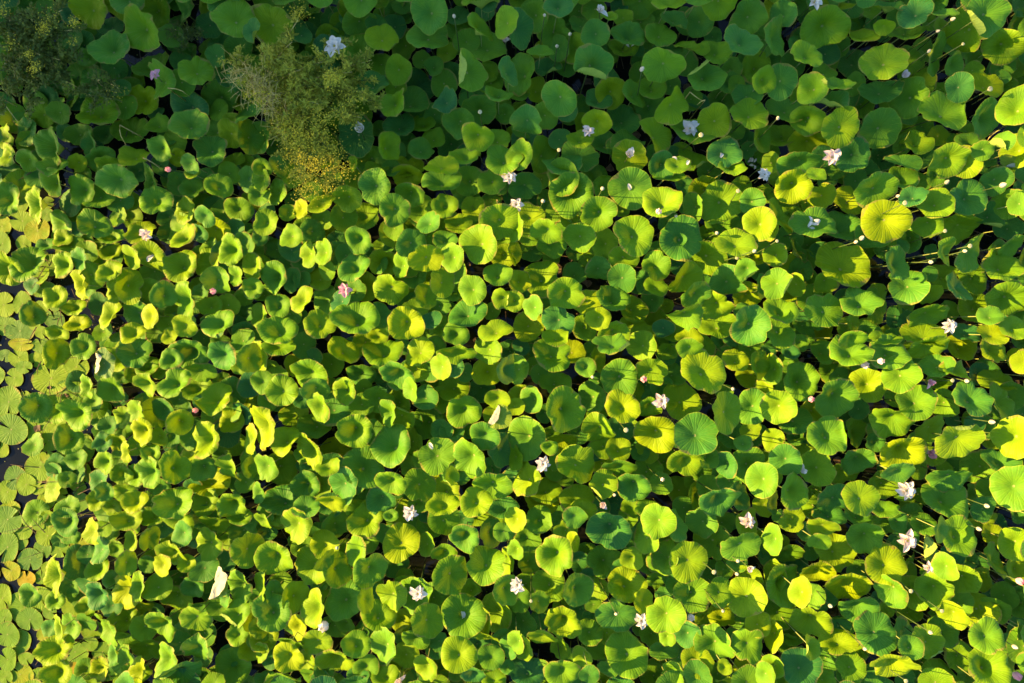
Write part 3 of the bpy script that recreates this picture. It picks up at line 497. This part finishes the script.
# neighbouring fields overlap: drop doubles
LEAVES.sort(key=lambda l: -l['rx']); keep = []
for l in LEAVES:
    if all(math.hypot(l['px'] - k['px'], l['py'] - k['py']) > 0.45 * min(l['rx'], k['rx']) + 1.0 or l['lay'] == 0 != k['lay'] for k in keep): keep.append(l)
LEAVES = keep
for i, l in enumerate(LEAVES):
    rn = random.Random(i * 7 + 3); l['rn'] = rn; L = l['lay']; x, y = l['px'], l['py']
    base = canopy(x)
    l['z'] = 0.0 if L == 0 else base + {3: 0.02, 2: -0.26, 1: -0.54}[L] * (0.3 + 0.75 * base) + rn.uniform(-.14, .14) * (0.5 + 0.5 * base) * (1 + .7 * min(1, max(0, (x - 350) / 300)))
    if l['tag'][:1] in ('f', 'p'): l['z'] += .12
    if L: l['z'] = max(0.12, l['z'])
    ratio = l['ry'] / l['rx']
    left = max(0.0, 1 - x / 420.0)
    tilt = math.acos(min(1, max(0.5, ratio))) * (0.85 - 0.25 * left)
    # most blades lean towards the light (left)
    axis = R(-l['ang']); n = Vector((math.sin(axis), -math.cos(axis)))      # where +tilt sends the normal
    sgn = 1 if n.x * -1 + n.y * 0.1 > 0 else -1
    if rn.random() < 0.30: sgn = -sgn
    l['tilt'] = sgn * tilt
    if ratio > 0.9:
        l['tilt'] += rn.uniform(0.02, 0.2) * sgn
    t = l['tag']
    l['cup'] = 0.0 if L == 0 else (rn.uniform(0.55, 0.8) if t == 'c' else rn.uniform(0.22, 0.58) + 0.06 * left)
    l['saddle'] = rn.uniform(.28, .45) if t == 's' else rn.uniform(0.02, 0.17) + 0.04 * left
    l['ruff'] = rn.uniform(0.02, 0.05) + 0.02 * left + 0.01 * (y > 250)
    l['notch'] = 0.26 if t == 's' else rn.uniform(0.04, 0.20)
    l['fold'] = (float(t[1:]), rn.uniform(.4, .55), R(120)) if t[:1] == 'f' else (float(t[1:]), 0.0 if y > 550 else .42, R(160)) if t[:1] == 'p' else None
    if not t and L and rn.random() < 0.13: l['fold'] = (rn.uniform(0, 360), rn.uniform(.66, .85), R(rn.uniform(50, 115)))
    if t[:1] == 'p': l['tilt'] = .1; l['cup'] = .06; l['saddle'] = 0.0
    top = max(0, min(1, (190 - y) / 120)) * (1 if x < 800 else 0.5)  # follows the shaded upper band; some of its shade is put into leaf tint
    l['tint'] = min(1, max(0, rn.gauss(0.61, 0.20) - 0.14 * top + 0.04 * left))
    if L == 0: l['tint'] = 1.0 if t == 'y' else min(.8, max(0, rn.gauss(0.45, 0.2)))

GAPS = [(10, 292, 15), (30, 388, 13), (20, 455, 24), (26, 500, 22), (8, 592, 14), (35, 640, 13), (10, 415, 12), (112, 405, 8), (6, 345, 10)]
rn = random.Random(19); k = 0
for _ in range(900):
    y = rn.uniform(200, 690); x = rn.uniform(-12, 62 + (22 if y > 520 else 0)); r = rn.uniform(6, 12)
    if any(math.hypot(x - a, y - b) < c + r * .6 for a, b, c in GAPS): continue
    if any(math.hypot(x - l['px'], y - l['py']) < .78 * (r + (l['rx'] + l['ry']) / 2) for l in LEAVES if l['lay'] == 0): continue
    LEAVES.append(dict(px=x, py=y, rx=r, ry=r * rn.uniform(.85, 1), ang=rn.uniform(0, 180), lay=0, tag='', z=0.0, rn=random.Random(900 + k), fold=None, tint=min(.8, max(0, rn.gauss(.45, .2))))); k += 1

# which leaves show largest: paint them from low to high on a coarse grid
gs = 3; GW, GH = 1024 // gs + 1, 683 // gs + 1
def painted(seq):
    grid = -np.ones((GH, GW), int); yy, xx = np.mgrid[0:GH, 0:GW] * gs
    for i in sorted(range(len(seq)), key=lambda j: seq[j]['z']):
        l = seq[i]; a = R(l['ang']); dx = xx - l['px']; dy = yy - l['py']
        u = (dx * math.cos(a) + dy * math.sin(a)) / l['rx']; v = (-dx * math.sin(a) + dy * math.cos(a)) / l['ry']
        grid[u * u + v * v < 1] = i
    return grid
grid = painted(LEAVES)
cnt = np.bincount(grid[grid >= 0].ravel(), minlength=len(LEAVES))
for i, l in enumerate(LEAVES): l['seen'] = int(cnt[i])
up = sorted([l for l in LEAVES if l['lay'] > 0], key=lambda l: -l['seen'])
for l in up:
    if l['tag'][:1] == 'p': l['seen'] += 400
up.sort(key=lambda l: -l['seen'])
chosen = up[:300]; rest = up[300:]
pads = [l for l in LEAVES if l['lay'] == 0]

ALLV = []; ALLF = []                                                 # every blade, to rest petals on
def remember(mb):
    n = len(ALLV); ALLV.extend(mb.v); ALLF.extend([tuple(i + n for i in q) for q in mb.f])

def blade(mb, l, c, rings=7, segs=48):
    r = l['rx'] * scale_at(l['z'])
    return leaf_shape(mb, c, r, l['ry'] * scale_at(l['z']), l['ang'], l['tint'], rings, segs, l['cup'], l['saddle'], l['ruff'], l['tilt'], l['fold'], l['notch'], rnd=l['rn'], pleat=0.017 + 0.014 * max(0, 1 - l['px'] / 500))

def size_word(rx): return "large" if rx > 20.5 else ("medium" if rx > 16.5 else "small")
for l in chosen:
    c = at(l['px'], l['py'], l['z']); rn = l['rn']
    b = Vector((c.x + rn.uniform(-.08, .08), c.y + rn.uniform(-.08, .08), 0))
    t = l['tag']; ratio = l['ry'] / l['rx']
    shape = "pale-backed folded" if t[:1] == "p" else "folded" if t[:1] == "f" else "deeply cupped" if t == 'c' else "pinched" if t == 's' else "steeply tilted" if ratio < .68 else "tilted" if ratio < .84 else "round"
    sz = size_word(l['rx']); shade = l['py'] < 150 and l['px'] < 780
    d = [f"{sz} {shape} lotus leaf", f"{sz} {'shaded ' if shade else ''}{shape} leaf", f"{'yellowish' if l['tint'] > .55 else 'deep green'} {sz} {shape} leaf"]
    root = empty("lotus_leaf", b, unique_label(d, l['px'], l['py'], l['rx'] * 2), "lotus leaf", "lotus leaves of the canopy")
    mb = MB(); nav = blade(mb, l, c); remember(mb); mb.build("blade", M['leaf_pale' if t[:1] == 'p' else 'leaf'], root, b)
    st = MB(); nav = Vector(nav) - Vector((0, 0, .004)); e = Vector((b.x, b.y, -0.25)); mid = (nav + e) / 2 + Vector((rn.uniform(-.05, .05), rn.uniform(-.05, .05), 0))
    pts = [e.lerp(mid, t_ / 3).lerp(mid.lerp(nav, t_ / 3), t_ / 3) for t_ in range(4)]
    st.tube(pts, 0.007, 0.005); st.build("stalk", M['stalk'], root, b)

# all the smaller, lower and hidden leaves, and those standing beyond the frame
mass = MB()
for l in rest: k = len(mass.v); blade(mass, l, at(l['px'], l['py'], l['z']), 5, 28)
under = []
rn = random.Random(5)
for _ in range(11000):
    px, py = rn.uniform(-160, 1184), rn.uniform(-160, 843)
    inside = 0 <= px < 1023 and 0 <= py < 682
    if px < 52 + rn.uniform(-22, 12) and (py > 200 or px < -20): continue
    if inside:
        g_ = grid[int(py) // gs, int(px) // gs]
        if py < 175 and px < 240 and rn.random() < 0.2: continue
        lf = 60 < px < 470 and py > 170
        if g_ >= 0 and rn.random() < (0.90 if lf else 0.96): continue
        lay = 1 if rn.random() < (0.45 if lf else 0.8) else 2
    else: lay = rn.choice((3, 3, 2, 1))
    rx = rn.uniform(9, 15) if inside else rn.uniform(12, 20)
    if any(math.hypot(px - o['px'], py - o['py']) < ((5.5 if px < 260 else 7) if inside else 15) for o in under): continue
    base = canopy(px); z = base + {3: 0.0, 2: -0.34, 1: -0.58}[lay] * (0.5 + .5 * base) + rn.uniform(-.1, .1)
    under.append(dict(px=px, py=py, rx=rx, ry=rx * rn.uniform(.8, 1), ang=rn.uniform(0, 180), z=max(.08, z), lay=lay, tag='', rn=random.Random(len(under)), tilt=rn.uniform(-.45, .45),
                      cup=rn.uniform(.1, .4), saddle=rn.uniform(.02, .15), ruff=rn.uniform(.02, .05), notch=rn.uniform(.03, .14), fold=None, tint=min(1, max(0, rn.gauss(.40, .18)))))  # lower mean tint paints extra shade into these understory leaves
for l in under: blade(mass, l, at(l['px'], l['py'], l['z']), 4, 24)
remember(mass)
for l in rest + under:                                               # their stalks
    c = at(l['px'], l['py'], l['z']); mass.tube([(c.x + .03, c.y, -.2), (c.x - .01, c.y + .01, l['z'] * .5), (c.x, c.y, l['z'] - .05)], .006, .005, 4, tint=.4)
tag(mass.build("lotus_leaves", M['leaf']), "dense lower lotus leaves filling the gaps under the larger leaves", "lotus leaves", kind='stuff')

# floating pads on the open water at the left edge
for i, l in enumerate(pads):
    l['z'] = 0.010 + 0.006 * (i % 6); c = at(l['px'], l['py'], l['z']); s = scale_at(0)
    mb = MB(); leaf_shape(mb, (0, 0, 0), l['rx'] * s, l['ry'] * s, l['ang'], l['tint'], 5, 48, flat=True, slit=True, notch=0.02, ruff=.03, rnd=l['rn'])
    o = mb.build("lily_pad", M['pad']); o.location = c
    yel = l['tag'] == 'y'
    sz = size_word(l['rx'] * 1.6)
    d = [("orange-yellow " if yel else "") + f"{sz} floating pad", f"{sz} {'yellowish' if l['tint'] > .5 else 'dull green'} pad"]
    tag(o, unique_label(d, l['px'], l['py'], 24), "lily pad", "lily pads afloat at the left edge")
    n = len(ALLV); ALLV.extend([(a + c.x, b + c.y, z + c.z) for a, b, z in mb.v]); ALLF.extend([tuple(k + n for k in q_) for q_ in mb.f])

dk = MB(); rn = random.Random(8)                                     # duckweed and scraps between the pads
for _ in range(1500):
    px, py = rn.uniform(-30, 150) if rn.random() < .7 else rn.uniform(-30, 1024), rn.uniform(0, 683)
    if px < 60 and rn.random() < .55: continue
    c = at(px, py, 0.006); r = rn.uniform(.004, .012); a0 = rn.uniform(0, 6)
    dk.add([(c.x + r * math.cos(a0 + k), c.y + r * math.sin(a0 + k), c.z) for k in (0, 1.05, 2.1, 3.14, 4.2, 5.2)], [(0, 1, 2, 3, 4, 5)])
tag(dk.build("duckweed", M['duck'], smooth=False), "tiny duckweed and scraps on the dark water", "duckweed", kind='stuff')

lt = MB(); rn = random.Random(9)                                     # drowned stems and rotting scraps in the gaps
for _ in range(900):
    px, py = rn.uniform(30, 1024), rn.uniform(0, 683); c = at(px, py, rn.uniform(.02, .16)); a = rn.uniform(0, 6.28); L = rn.uniform(.06, .35)
    d_ = Vector((math.cos(a), math.sin(a), rn.uniform(-.1, .25))) * L; lt.tube([c, c + d_ * .5 + Vector((0, 0, rn.uniform(0, .04))), c + d_], rn.uniform(.003, .007), .002, 4)
    if rn.random() < .5:
        r = rn.uniform(.02, .07); p_ = c + Vector((rn.uniform(-.2, .2), rn.uniform(-.2, .2), -c.z + .012))
        lt.add([tuple(p_)] + [(p_.x + r * rn.uniform(.5, 1.1) * math.cos(k * .785), p_.y + r * rn.uniform(.5, 1.1) * math.sin(k * .785), p_.z + rn.uniform(0, .015)) for k in range(8)], [(0, 1 + k, 1 + (k + 1) % 8) for k in range(8)])
tag(lt.build("plant_litter", M['dead'], smooth=False), "brown drowned stems and rotting scraps in the dark gaps", "plant litter", kind='stuff')

BVH = BVHTree.FromPolygons(ALLV, ALLF)
def surface(px, py):
    t = at(px, py, 0.0); d = (t - Vector((0, 0, H))).normalized(); h = BVH.ray_cast(Vector((0, 0, H)), d)
    return (h[0], h[1]) if h[0] is not None else (t, Vector((0, 0, 1)))

# ------------------------------------------------------------------ flowers, pods, fallen petals
def petal_mesh(L, W, curl, lift):
    """boat-shaped pointed petal along +X from the origin"""
    mb = MB(); n, m = 7, 5; v = []; f = []
    for i in range(n + 1):
        t = i / n; wd = W * (math.sin(math.pi * min(1, t * 0.93 + 0.07)) ** 0.7) * (1 - 0.25 * t)
        el = lift + curl * (t - .5)
        for j in range(m):
            s = (j / (m - 1) - .5) * 2
            v.append((L * t * math.cos(el), wd * s * .5, L * t * math.sin(el) + 0.30 * W * s * s * math.sin(math.pi * t)))
    for i in range(n):
        for j in range(m - 1): f.append((i * m + j, (i + 1) * m + j, (i + 1) * m + j + 1, i * m + j + 1))
    mb.add(v, f, [(i / n, j / (m - 1) - .5, .5) for i in range(n + 1) for j in range(m)]); return mb
PM = {}
def petal_obj(mat, key, args, parent, rz, off, scale, tilt=0.0):
    if (mat, key) not in PM:
        o = petal_mesh(*args).build("petal", M[mat]); PM[(mat, key)] = o.data; bpy.data.objects.remove(o)
    o = bpy.data.objects.new("petal", PM[(mat, key)]); COL.objects.link(o); o.parent = parent
    o.location = off; o.rotation_euler = (tilt, 0, rz); o.scale = (scale,) * 3
    return o
def dome(mb, c, r, h, n=8, m=5, full=False):
    v = []; f = []; a0 = -math.pi / 2 if full else 0
    for i in range(m + 1):
        a = a0 + (math.pi / 2 - a0) * i / m
        for k in range(n): v.append((c[0] + r * math.cos(a) * math.cos(6.2832 * k / n), c[1] + r * math.cos(a) * math.sin(6.2832 * k / n), c[2] + h * math.sin(a)))
    for i in range(m):
        for k in range(n): f.append((i * n + k, i * n + (k + 1) % n, (i + 1) * n + (k + 1) % n, (i + 1) * n + k))
    mb.add(v, f)
def stem_to(root, b, tip, rad=.006, mat='stalk'):
    rn_ = random.Random(int(tip.x * 1000)); st = MB(); e = Vector((b.x, b.y, -.2)); m_ = e.lerp(tip, .55) + Vector((rn_.uniform(-.05, .05), rn_.uniform(-.05, .05), 0))
    st.tube([e.lerp(m_, t / 4).lerp(m_.lerp(tip, t / 4), t / 4) for t in range(5)], rad, rad * .8, 6); st.build("stalk", M[mat], root, b)

for i, (px, py, sz, dz, kind, mat, ph, lab) in enumerate(FLOWERS):
    rn = random.Random(100 + i)
    srf = surface(px, py)[0]
    low = max(srf.z, canopy(px) - .1) if dz > .1 else srf.z + .02
    c = at(px, py, low + dz); r = sz * scale_at(c.z) * 1.02
    b = Vector((c.x + rn.uniform(-.1, .1), c.y + rn.uniform(-.1, .1), 0)) if kind != 'fallen' else Vector((c.x, c.y, c.z))
    root = empty("lotus_flower" if kind != 'fallen' else "shed_petals", b, lab, "flower" if kind != 'fallen' else "petals", "lotus flowers"); USED[lab] = 1
    o = Vector(c) - b
    if kind == 'star':
        n = rn.choice((6, 7, 7, 8)); a0 = rn.uniform(0, 6)
        lean = rn.uniform(-.3, .3)
        for k in range(n):
            petal_obj(mat, 'out%d' % (k % 3), (1.0, (.72, .62, .80)[k % 3], (-.5, -.2, -.7)[k % 3], (.42, .30, .52)[k % 3]), root, a0 + k * 6.2832 / n + rn.uniform(-.2, .2), o, r * rn.uniform(.75, 1.12), lean)
        for k in range(5):
            petal_obj(mat, 'in', (.70, .52, -.3, .95), root, a0 + .3 + k * 1.2566 + rn.uniform(-.2, .2), o + Vector((0, 0, .008)), r * rn.uniform(.8, 1))
    elif kind == 'half':
        a0 = rn.uniform(0, 6)
        for k in range(6): petal_obj(mat, 'half', (1.0, .60, .5, .80), root, a0 + k * 1.0472 + rn.uniform(-.15, .15), o, r * rn.uniform(.95, 1.3), rn.uniform(-.25, .25))
        for k in range(4): petal_obj(mat, 'halfin', (.9, .5, .4, 1.15), root, a0 + k * 1.57 + .5, o, r)
        petal_obj(mat, 'flop', (1.0, .5, -.6, .15), root, a0 + 1, o, r * 1.35)
    elif kind == 'closed':
        for k in range(6): petal_obj(mat, 'closed', (1.9, .95, 1.0, .98), root, k * 1.0472, o - Vector((0, 0, r * .3)), r * rn.uniform(.95, 1.1))
    else:
        for k in range(7):
            rr = r * rn.uniform(.1, .8); aa = rn.uniform(0, 6.28)
            petal_obj(mat, 'lie%d' % (k % 2), (1.0, (.6, .5)[k % 2], -.5, .25), root, rn.uniform(0, 6.28), Vector((rr * math.cos(aa), rr * math.sin(aa), .006 * k)), r * .75, rn.uniform(-.4, .4))
    if kind in ('star', 'half'):
        hb = MB(); dome(hb, (o.x, o.y, o.z), r * .14, r * .34, 9, 4); hb.build("seed_head", M['heart'], root)
        sb = MB()
        for k in range(22):
            a = 6.2832 * k / 22 + rn.uniform(-.1, .1); e = Vector((math.cos(a), math.sin(a), .9)); e.normalize()
            sb.tube([o + Vector((math.cos(a), math.sin(a), 0)) * r * .13, o + e * r * rn.uniform(.26, .36)], r * .016, r * .024, 3)
        sb.build("stamens", M['stamen'], root)
    if kind != 'fallen':
        stem_to(root, b, Vector(c) - Vector((0, 0, r * .1)), .0055)

for i, (px, py, sz) in enumerate(PODS):
    rn = random.Random(300 + i)
    srf = surface(px, py)[0]; z = max(srf.z, canopy(px)) + rn.uniform(.16, .36); c = at(px, py, z); r = sz * scale_at(z) * 0.8
    b = Vector((c.x + rn.uniform(-.12, .12), c.y + rn.uniform(-.12, .12), 0)); pod = i % 3 == 1
    root = empty("seed_pod" if pod else "flower_bud", b, unique_label(["greenish seed pod on thin stem", "green seed pod"] if pod else ["cream bud on thin stem", "pale cream bud"], px, py, 36),
                 "seed pod" if pod else "flower bud", "pods and buds on thin stems")
    hb = MB(); o = Vector(c) - b
    if pod:
        v = []; f = []; n = 12
        prof = [(.25, -1.3), (.55, -.7), (.9, -.1), (1.0, .18), (.93, .28), (.5, .30), (.0, .30)]
        for pr, pz in prof:
            for k in range(n): v.append((o.x + r * pr * math.cos(6.2832 * k / n), o.y + r * pr * math.sin(6.2832 * k / n), o.z + r * pz))
        for a in range(len(prof) - 1):
            for k in range(n): f.append((a * n + k, a * n + (k + 1) % n, (a + 1) * n + (k + 1) % n, (a + 1) * n + k))
        hb.add(v, f); hb.build("receptacle", M['pod'], root)
        sb = MB()
        for k in range(7):
            a = k * 1.0472; rr = 0 if k == 6 else r * .58; dome(sb, (o.x + rr * math.cos(a), o.y + rr * math.sin(a), o.z + r * .30), r * .13, r * .12, 6, 3)
        sb.build("seeds", M['stalk'], root)
    else:
        v = []; f = []; n = 9; prof = [(.3, -1.5), (.85, -.8), (1.0, -.1), (.82, .6), (.45, 1.3), (.02, 1.75)]
        lx, ly = rn.uniform(-.4, .4), rn.uniform(-.4, .4)
        for pr, pz in prof:
            for k in range(n): v.append((o.x + r * (pr * math.cos(6.2832 * k / n) + lx * pz * .5), o.y + r * (pr * math.sin(6.2832 * k / n) + ly * pz * .5), o.z + r * pz))
        for a in range(len(prof) - 1):
            for k in range(n): f.append((a * n + k, a * n + (k + 1) % n, (a + 1) * n + (k + 1) % n, (a + 1) * n + k))
        hb.add(v, f); hb.build("bud_petals", M['bud'], root)
    stem_to(root, b, Vector(c) - Vector((0, 0, r * 1.2)), .0055)

for i, (px, py, sz) in enumerate(PETALS):
    rn = random.Random(500 + i); p, nrm = surface(px, py); r = sz * scale_at(p.z) * 1.9
    o = petal_mesh(1.0, .55, -.5, .22).build("fallen_petal", M['petal'])
    if nrm.z < 0: nrm = -nrm
    o.rotation_euler = (nrm.to_track_quat('Z', 'Y') @ Matrix.Rotation(rn.uniform(0, 6.28), 3, 'Z').to_quaternion()).to_euler()
    o.scale = (r,) * 3; d_ = o.rotation_euler.to_matrix() @ Vector((r * .5, 0, 0)); o.location = p - d_ + Vector(nrm) * .006
    tag(o, unique_label(["fallen white petal lying on a leaf", "fallen white petal"], px, py, 36), "petal", "fallen petals")

# ------------------------------------------------------------------ herbs with fine foliage and yellow blossom
def leaflet(mb, p, d, L, W, rn):
    d = d.normalized(); s = d.cross(Vector((rn.uniform(-1, 1), rn.uniform(-1, 1), rn.uniform(.2, 1)))).normalized() * W
    m_ = p + d * L * .5
    mb.add([tuple(p), tuple(m_ + s), tuple(p + d * L), tuple(m_ - s)], [(0, 1, 2, 3)])
def herb(name, base_px, tips, mat, dens, blossoms, label, cat, tuft=None, seed=1, fr=1.0, zbase=0.0, wid=1.0):
    rn = random.Random(seed); b = at(base_px[0], base_px[1], zbase); b.z = zbase
    root = empty(name, b, label, cat); fol = MB(); bl = MB()
    for (tx, ty, tz, spread) in tips:
        tip = at(tx, ty, tz); e = Vector((b.x, b.y, -.1)) + Vector((rn.uniform(-.06, .06), rn.uniform(-.06, .06), 0))
        mid = Vector((e.x + (tip.x - e.x) * .35, e.y + (tip.y - e.y) * .35, tz * .75)); P = [e.lerp(mid, t / 7).lerp(mid.lerp(tip, t / 7), t / 7) for t in range(8)]
        st = MB(); st.tube(P, .008, .003, 6); st.build("stem", M['straw'] if rn.random() < .5 else M['stalk'], root, b)
        tw = MB()
        for k in range(int(26 * fr)):
            t = rn.uniform(.35, 1.0); i0 = min(6, int(t * 7)); p = P[i0].lerp(P[i0 + 1], t * 7 - i0)
            dr = Vector((rn.gauss(0, 1), rn.gauss(0, 1), rn.gauss(.25, .5))).normalized(); ln = spread * rn.uniform(.35, 1.0)
            q_ = p + dr * ln; q_.z = max(q_.z, .1); tw.tube([p, p.lerp(q_, .5) + Vector((0, 0, .02)), q_], .003, .0015, 3)
            for _ in range(dens):
                u = rn.uniform(.15, 1.05); w_ = p.lerp(q_, u) + Vector((rn.gauss(0, .012), rn.gauss(0, .012), rn.gauss(0, .012)))
                leaflet(fol, w_, dr + Vector((rn.gauss(0, .9), rn.gauss(0, .9), rn.gauss(0, .6))), rn.uniform(.022, .06), rn.uniform(.0035, .008) * wid, rn)
        tw.build("twig", M['stalk'], root, b)
    for (fx, fy, fz, fs, n) in blossoms:
        for _ in range(n * 4):
            p = at(fx + rn.gauss(0, fs), fy + rn.gauss(0, fs), fz + rn.gauss(0, .05)); r = rn.uniform(.003, .007)
            nn = Vector((rn.gauss(-.2, .5), rn.gauss(0, .5), 1)).normalized(); a = nn.orthogonal().normalized(); c_ = nn.cross(a)
            bl.add([tuple(p + nn * r * .5)] + [tuple(p + a * (r * math.cos(k * 1.0472)) + c_ * (r * math.sin(k * 1.0472))) for k in range(6)], [(0, 1 + k, 1 + (k + 1) % 6) for k in range(6)])
    fol.build("foliage", M[mat], root, b, smooth=False)
    if blossoms: bl.build("blossoms", M['blossom'], root, b, smooth=False)
    if tuft:
        tb = MB()
        for (fx, fy, fz, fs, n) in tuft:
            for _ in range(n):
                p = at(fx + rn.gauss(0, fs * .5), fy + rn.gauss(0, fs * .5), fz); d = Vector((rn.gauss(0, 1), rn.gauss(0, 1), rn.gauss(.2, .6))).normalized(); L = rn.uniform(.05, .20)
                tb.tube([p, p + d * L * .5 + Vector((0, 0, .01)), p + d * L], .0032, .0014, 3)
        tb.build("dry_tuft", M['straw'], root, b)
    return root
bt = [(236, 58, 1.15, .20), (250, 84, 1.25, .18), (272, 60, 1.30, .22), (292, 42, 1.25, .20), (300, 70, 1.35, .24), (322, 62, 1.30, .22), (332, 88, 1.35, .24), (352, 72, 1.25, .22), (366, 92, 1.20, .18), (318, 104, 1.35, .22),
      (345, 112, 1.25, .20), (298, 100, 1.3, .2), (300, 135, 1.2, .18), (318, 128, 1.2, .18), (310, 160, 1.1, .18), (330, 150, 1.1, .18), (304, 185, 1.0, .16), (325, 180, 1.0, .18), (340, 165, 1.0, .14), (298, 20, 1.1, .12), (378, 80, 1.1, .16), (380, 102, 1.1, .15), (372, 60, 1.1, .15), (345, 42, 1.1, .14), (362, 118, 1.1, .14)]
bl = [(332, 78, 1.4, 5, 60), (300, 140, 1.25, 9, 120), (322, 120, 1.3, 8, 60), (310, 165, 1.15, 9, 120), (330, 150, 1.15, 8, 90), (306, 188, 1.05, 8, 110), (328, 182, 1.05, 7, 70), (345, 170, 1.05, 6, 50), (262, 92, 1.3, 9, 70),
      (285, 125, 1.2, 8, 60), (345, 105, 1.3, 10, 40), (298, 12, 1.1, 6, 40), (288, 160, 1.0, 7, 30)]
herb("feathery_bush", (276, 106), bt, 'herb', 46, bl, "feathery olive green bush with yellow blossom rising above the shaded leaves", "bush",
     tuft=[(258, 85, 1.25, 18, 150), (268, 100, 1.2, 14, 90), (240, 75, 1.1, 14, 50), (285, 115, 1.0, 14, 50)], seed=21, wid=1.35)
ct = [(10, 20, .9, .22), (35, 14, .9, .22), (52, 30, .95, .22), (20, 45, .9, .22), (40, 55, .9, .22), (60, 60, .8, .2), (15, 80, .8, .22), (45, 85, .75, .2), (72, 30, .9, .18), (70, 85, .7, .2), (90, 95, .6, .15), (30, 105, .7, .18), (5, 110, .7, .2), (62, 10, .9, .15), (80, 60, .7, .16)]
herb("corner_weed", (38, 60), ct, 'herb_dark', 26, [(43, 27, 1.0, 4, 46), (74, 22, 1.0, 3, 26), (29, 54, .95, 3, 24), (34, 68, .95, 3.5, 34), (2, 10, 1.0, 4, 26), (10, 44, .9, 4, 14), (50, 16, 1.0, 6, 14), (72, 40, .9, 3, 10)],
     "dark fine-leaved weed with yellow flowers filling the upper left corner", "weed", seed=31, wid=1.9)
herb("fine_weed", (186, 36), [(176, 30, .55, .16), (192, 42, .55, .16), (200, 30, .5, .12), (182, 48, .5, .12)], 'herb_dark', 10, [], "thin dark weed between shaded round leaves near the top", "weed", seed=41, fr=.7)
herb("sparse_weed", (112, 92), [(100, 80, .7, .14), (118, 88, .7, .14), (112, 100, .65, .12), (95, 110, .6, .12)], 'herb_dark', 9, [(118, 92, .75, 6, 8)], "sparse brownish weed leaning over two shaded leaves", "weed", seed=51, fr=.6, wid=1.6)

# dead stems drooping through the gaps
rn = random.Random(77)
for (x0, y0, x1, y1) in [(0, 98, 18, 122), (120, 125, 126, 145), (690, 92, 704, 102), (705, 100, 697, 105), (497, 200, 512, 215), (168, 88, 190, 97), (143, 158, 160, 168), (1000, 130, 985, 145)]:
    z = canopy((x0 + x1) / 2) + .05; a, b2 = at(x0, y0, z), at(x1, y1, z - .1); m_ = (a + b2) / 2 + Vector((rn.uniform(-.06, .06), rn.uniform(-.06, .06), .05))
    t = MB(); t.tube([Vector((a.x, a.y, -.1)), a, a.lerp(m_, .5).lerp(m_.lerp(b2, .5), .3), m_.lerp(b2, .4), b2], .006, .003, 6)
    o = t.build("dry_stem", M['straw']); tag(o, unique_label(["pale dry bent stem", "thin pale dry stem"], (x0 + x1) / 2, (y0 + y1) / 2, 36), "dry stem", "dry stems in the gaps")

# ------------------------------------------------------------------ trees on the bank beyond the left edge: they throw the shade over the top of the picture
def tree(x, y, h, rad, zc0, seed, label, n):
    rn = random.Random(seed); root = empty("bank_tree", (x, y, .3), label, "tree"); b = Vector((x, y, .3))
    t = MB(); P = [b + Vector((0, 0, -.4)), b + Vector((.1, .05, h * .3)), b + Vector((-.05, .1, h * .6)), b + Vector((0, 0, h * .9))]
    t.tube(P, .26, .05, 10); t.build("trunk", M['bark'], root, b)
    lb = MB()
    for k in range(9):
        a = k * 2.4; s = P[1].lerp(P[3], rn.uniform(.05, .8)); e = s + Vector((math.cos(a), math.sin(a), .5)) * rad * .7
        lb.tube([s, s.lerp(e, .5) + Vector((0, 0, .15)), e], .07, .02, 6)
    lb.build("limbs", M['bark'], root, b)
    cr = MB(); zc = (zc0 + h) / 2; hz = (h - zc0) / 2
    clumps = []
    for _ in range(46):
        d = Vector((rn.gauss(0, 1), rn.gauss(0, 1), rn.gauss(0, 1))).normalized() * rn.uniform(.35, .92); clumps.append((Vector((x + d.x * rad, y + d.y * rad, zc + d.z * hz)), rn.uniform(.45, .8)))
    for _ in range(n):
        c, r = rn.choice(clumps); p = c + Vector((rn.gauss(0, .5), rn.gauss(0, .5), rn.gauss(0, .5))) * r
        u = Vector((rn.gauss(0, 1), rn.gauss(0, 1), rn.gauss(0, 1))).normalized(); v_ = u.orthogonal().normalized(); L = rn.uniform(.10, .2)
        cr.add([tuple(p - u * L), tuple(p + v_ * L * .5), tuple(p + u * L), tuple(p - v_ * L * .5)], [(0, 1, 2, 3)])
    cr.build("crown", M['crown'], root, b, smooth=False)
bk = MB(); N = 24
pts = [(-40, 30), (-8.2, 30)] + [(-8.2 - 1.2 * abs(math.sin(k * 1.7)) - (k / 14.0) * 1.5, 30 - k * 2.3) for k in range(1, 15)] + [(-40, -4)]
top = [(a, b2, .28) for a, b2 in pts]; bot = [(a + (.6 if a > -39 else 0), b2, -.1) for a, b2 in pts]; n = len(pts)
bk.add(top + bot, [tuple(range(n - 1, -1, -1))] + [(k, (k + 1) % n, n + (k + 1) % n, n + k) for k in range(n)])
tag(bk.build("bank_ground", M['soil'], smooth=False), kind='structure')
for (x, y, h, rad, z0, sd_, n_), lb_ in zip(TREES, ("low spreading tree at the water's edge on the bank", "leafy tree on the bank, farther along the shore", "tallest tree on the bank, behind the low spreading one", "slender tree with a thin high crown, farthest from the water")): tree(x, y, h, rad, z0, sd_, lb_, n_)
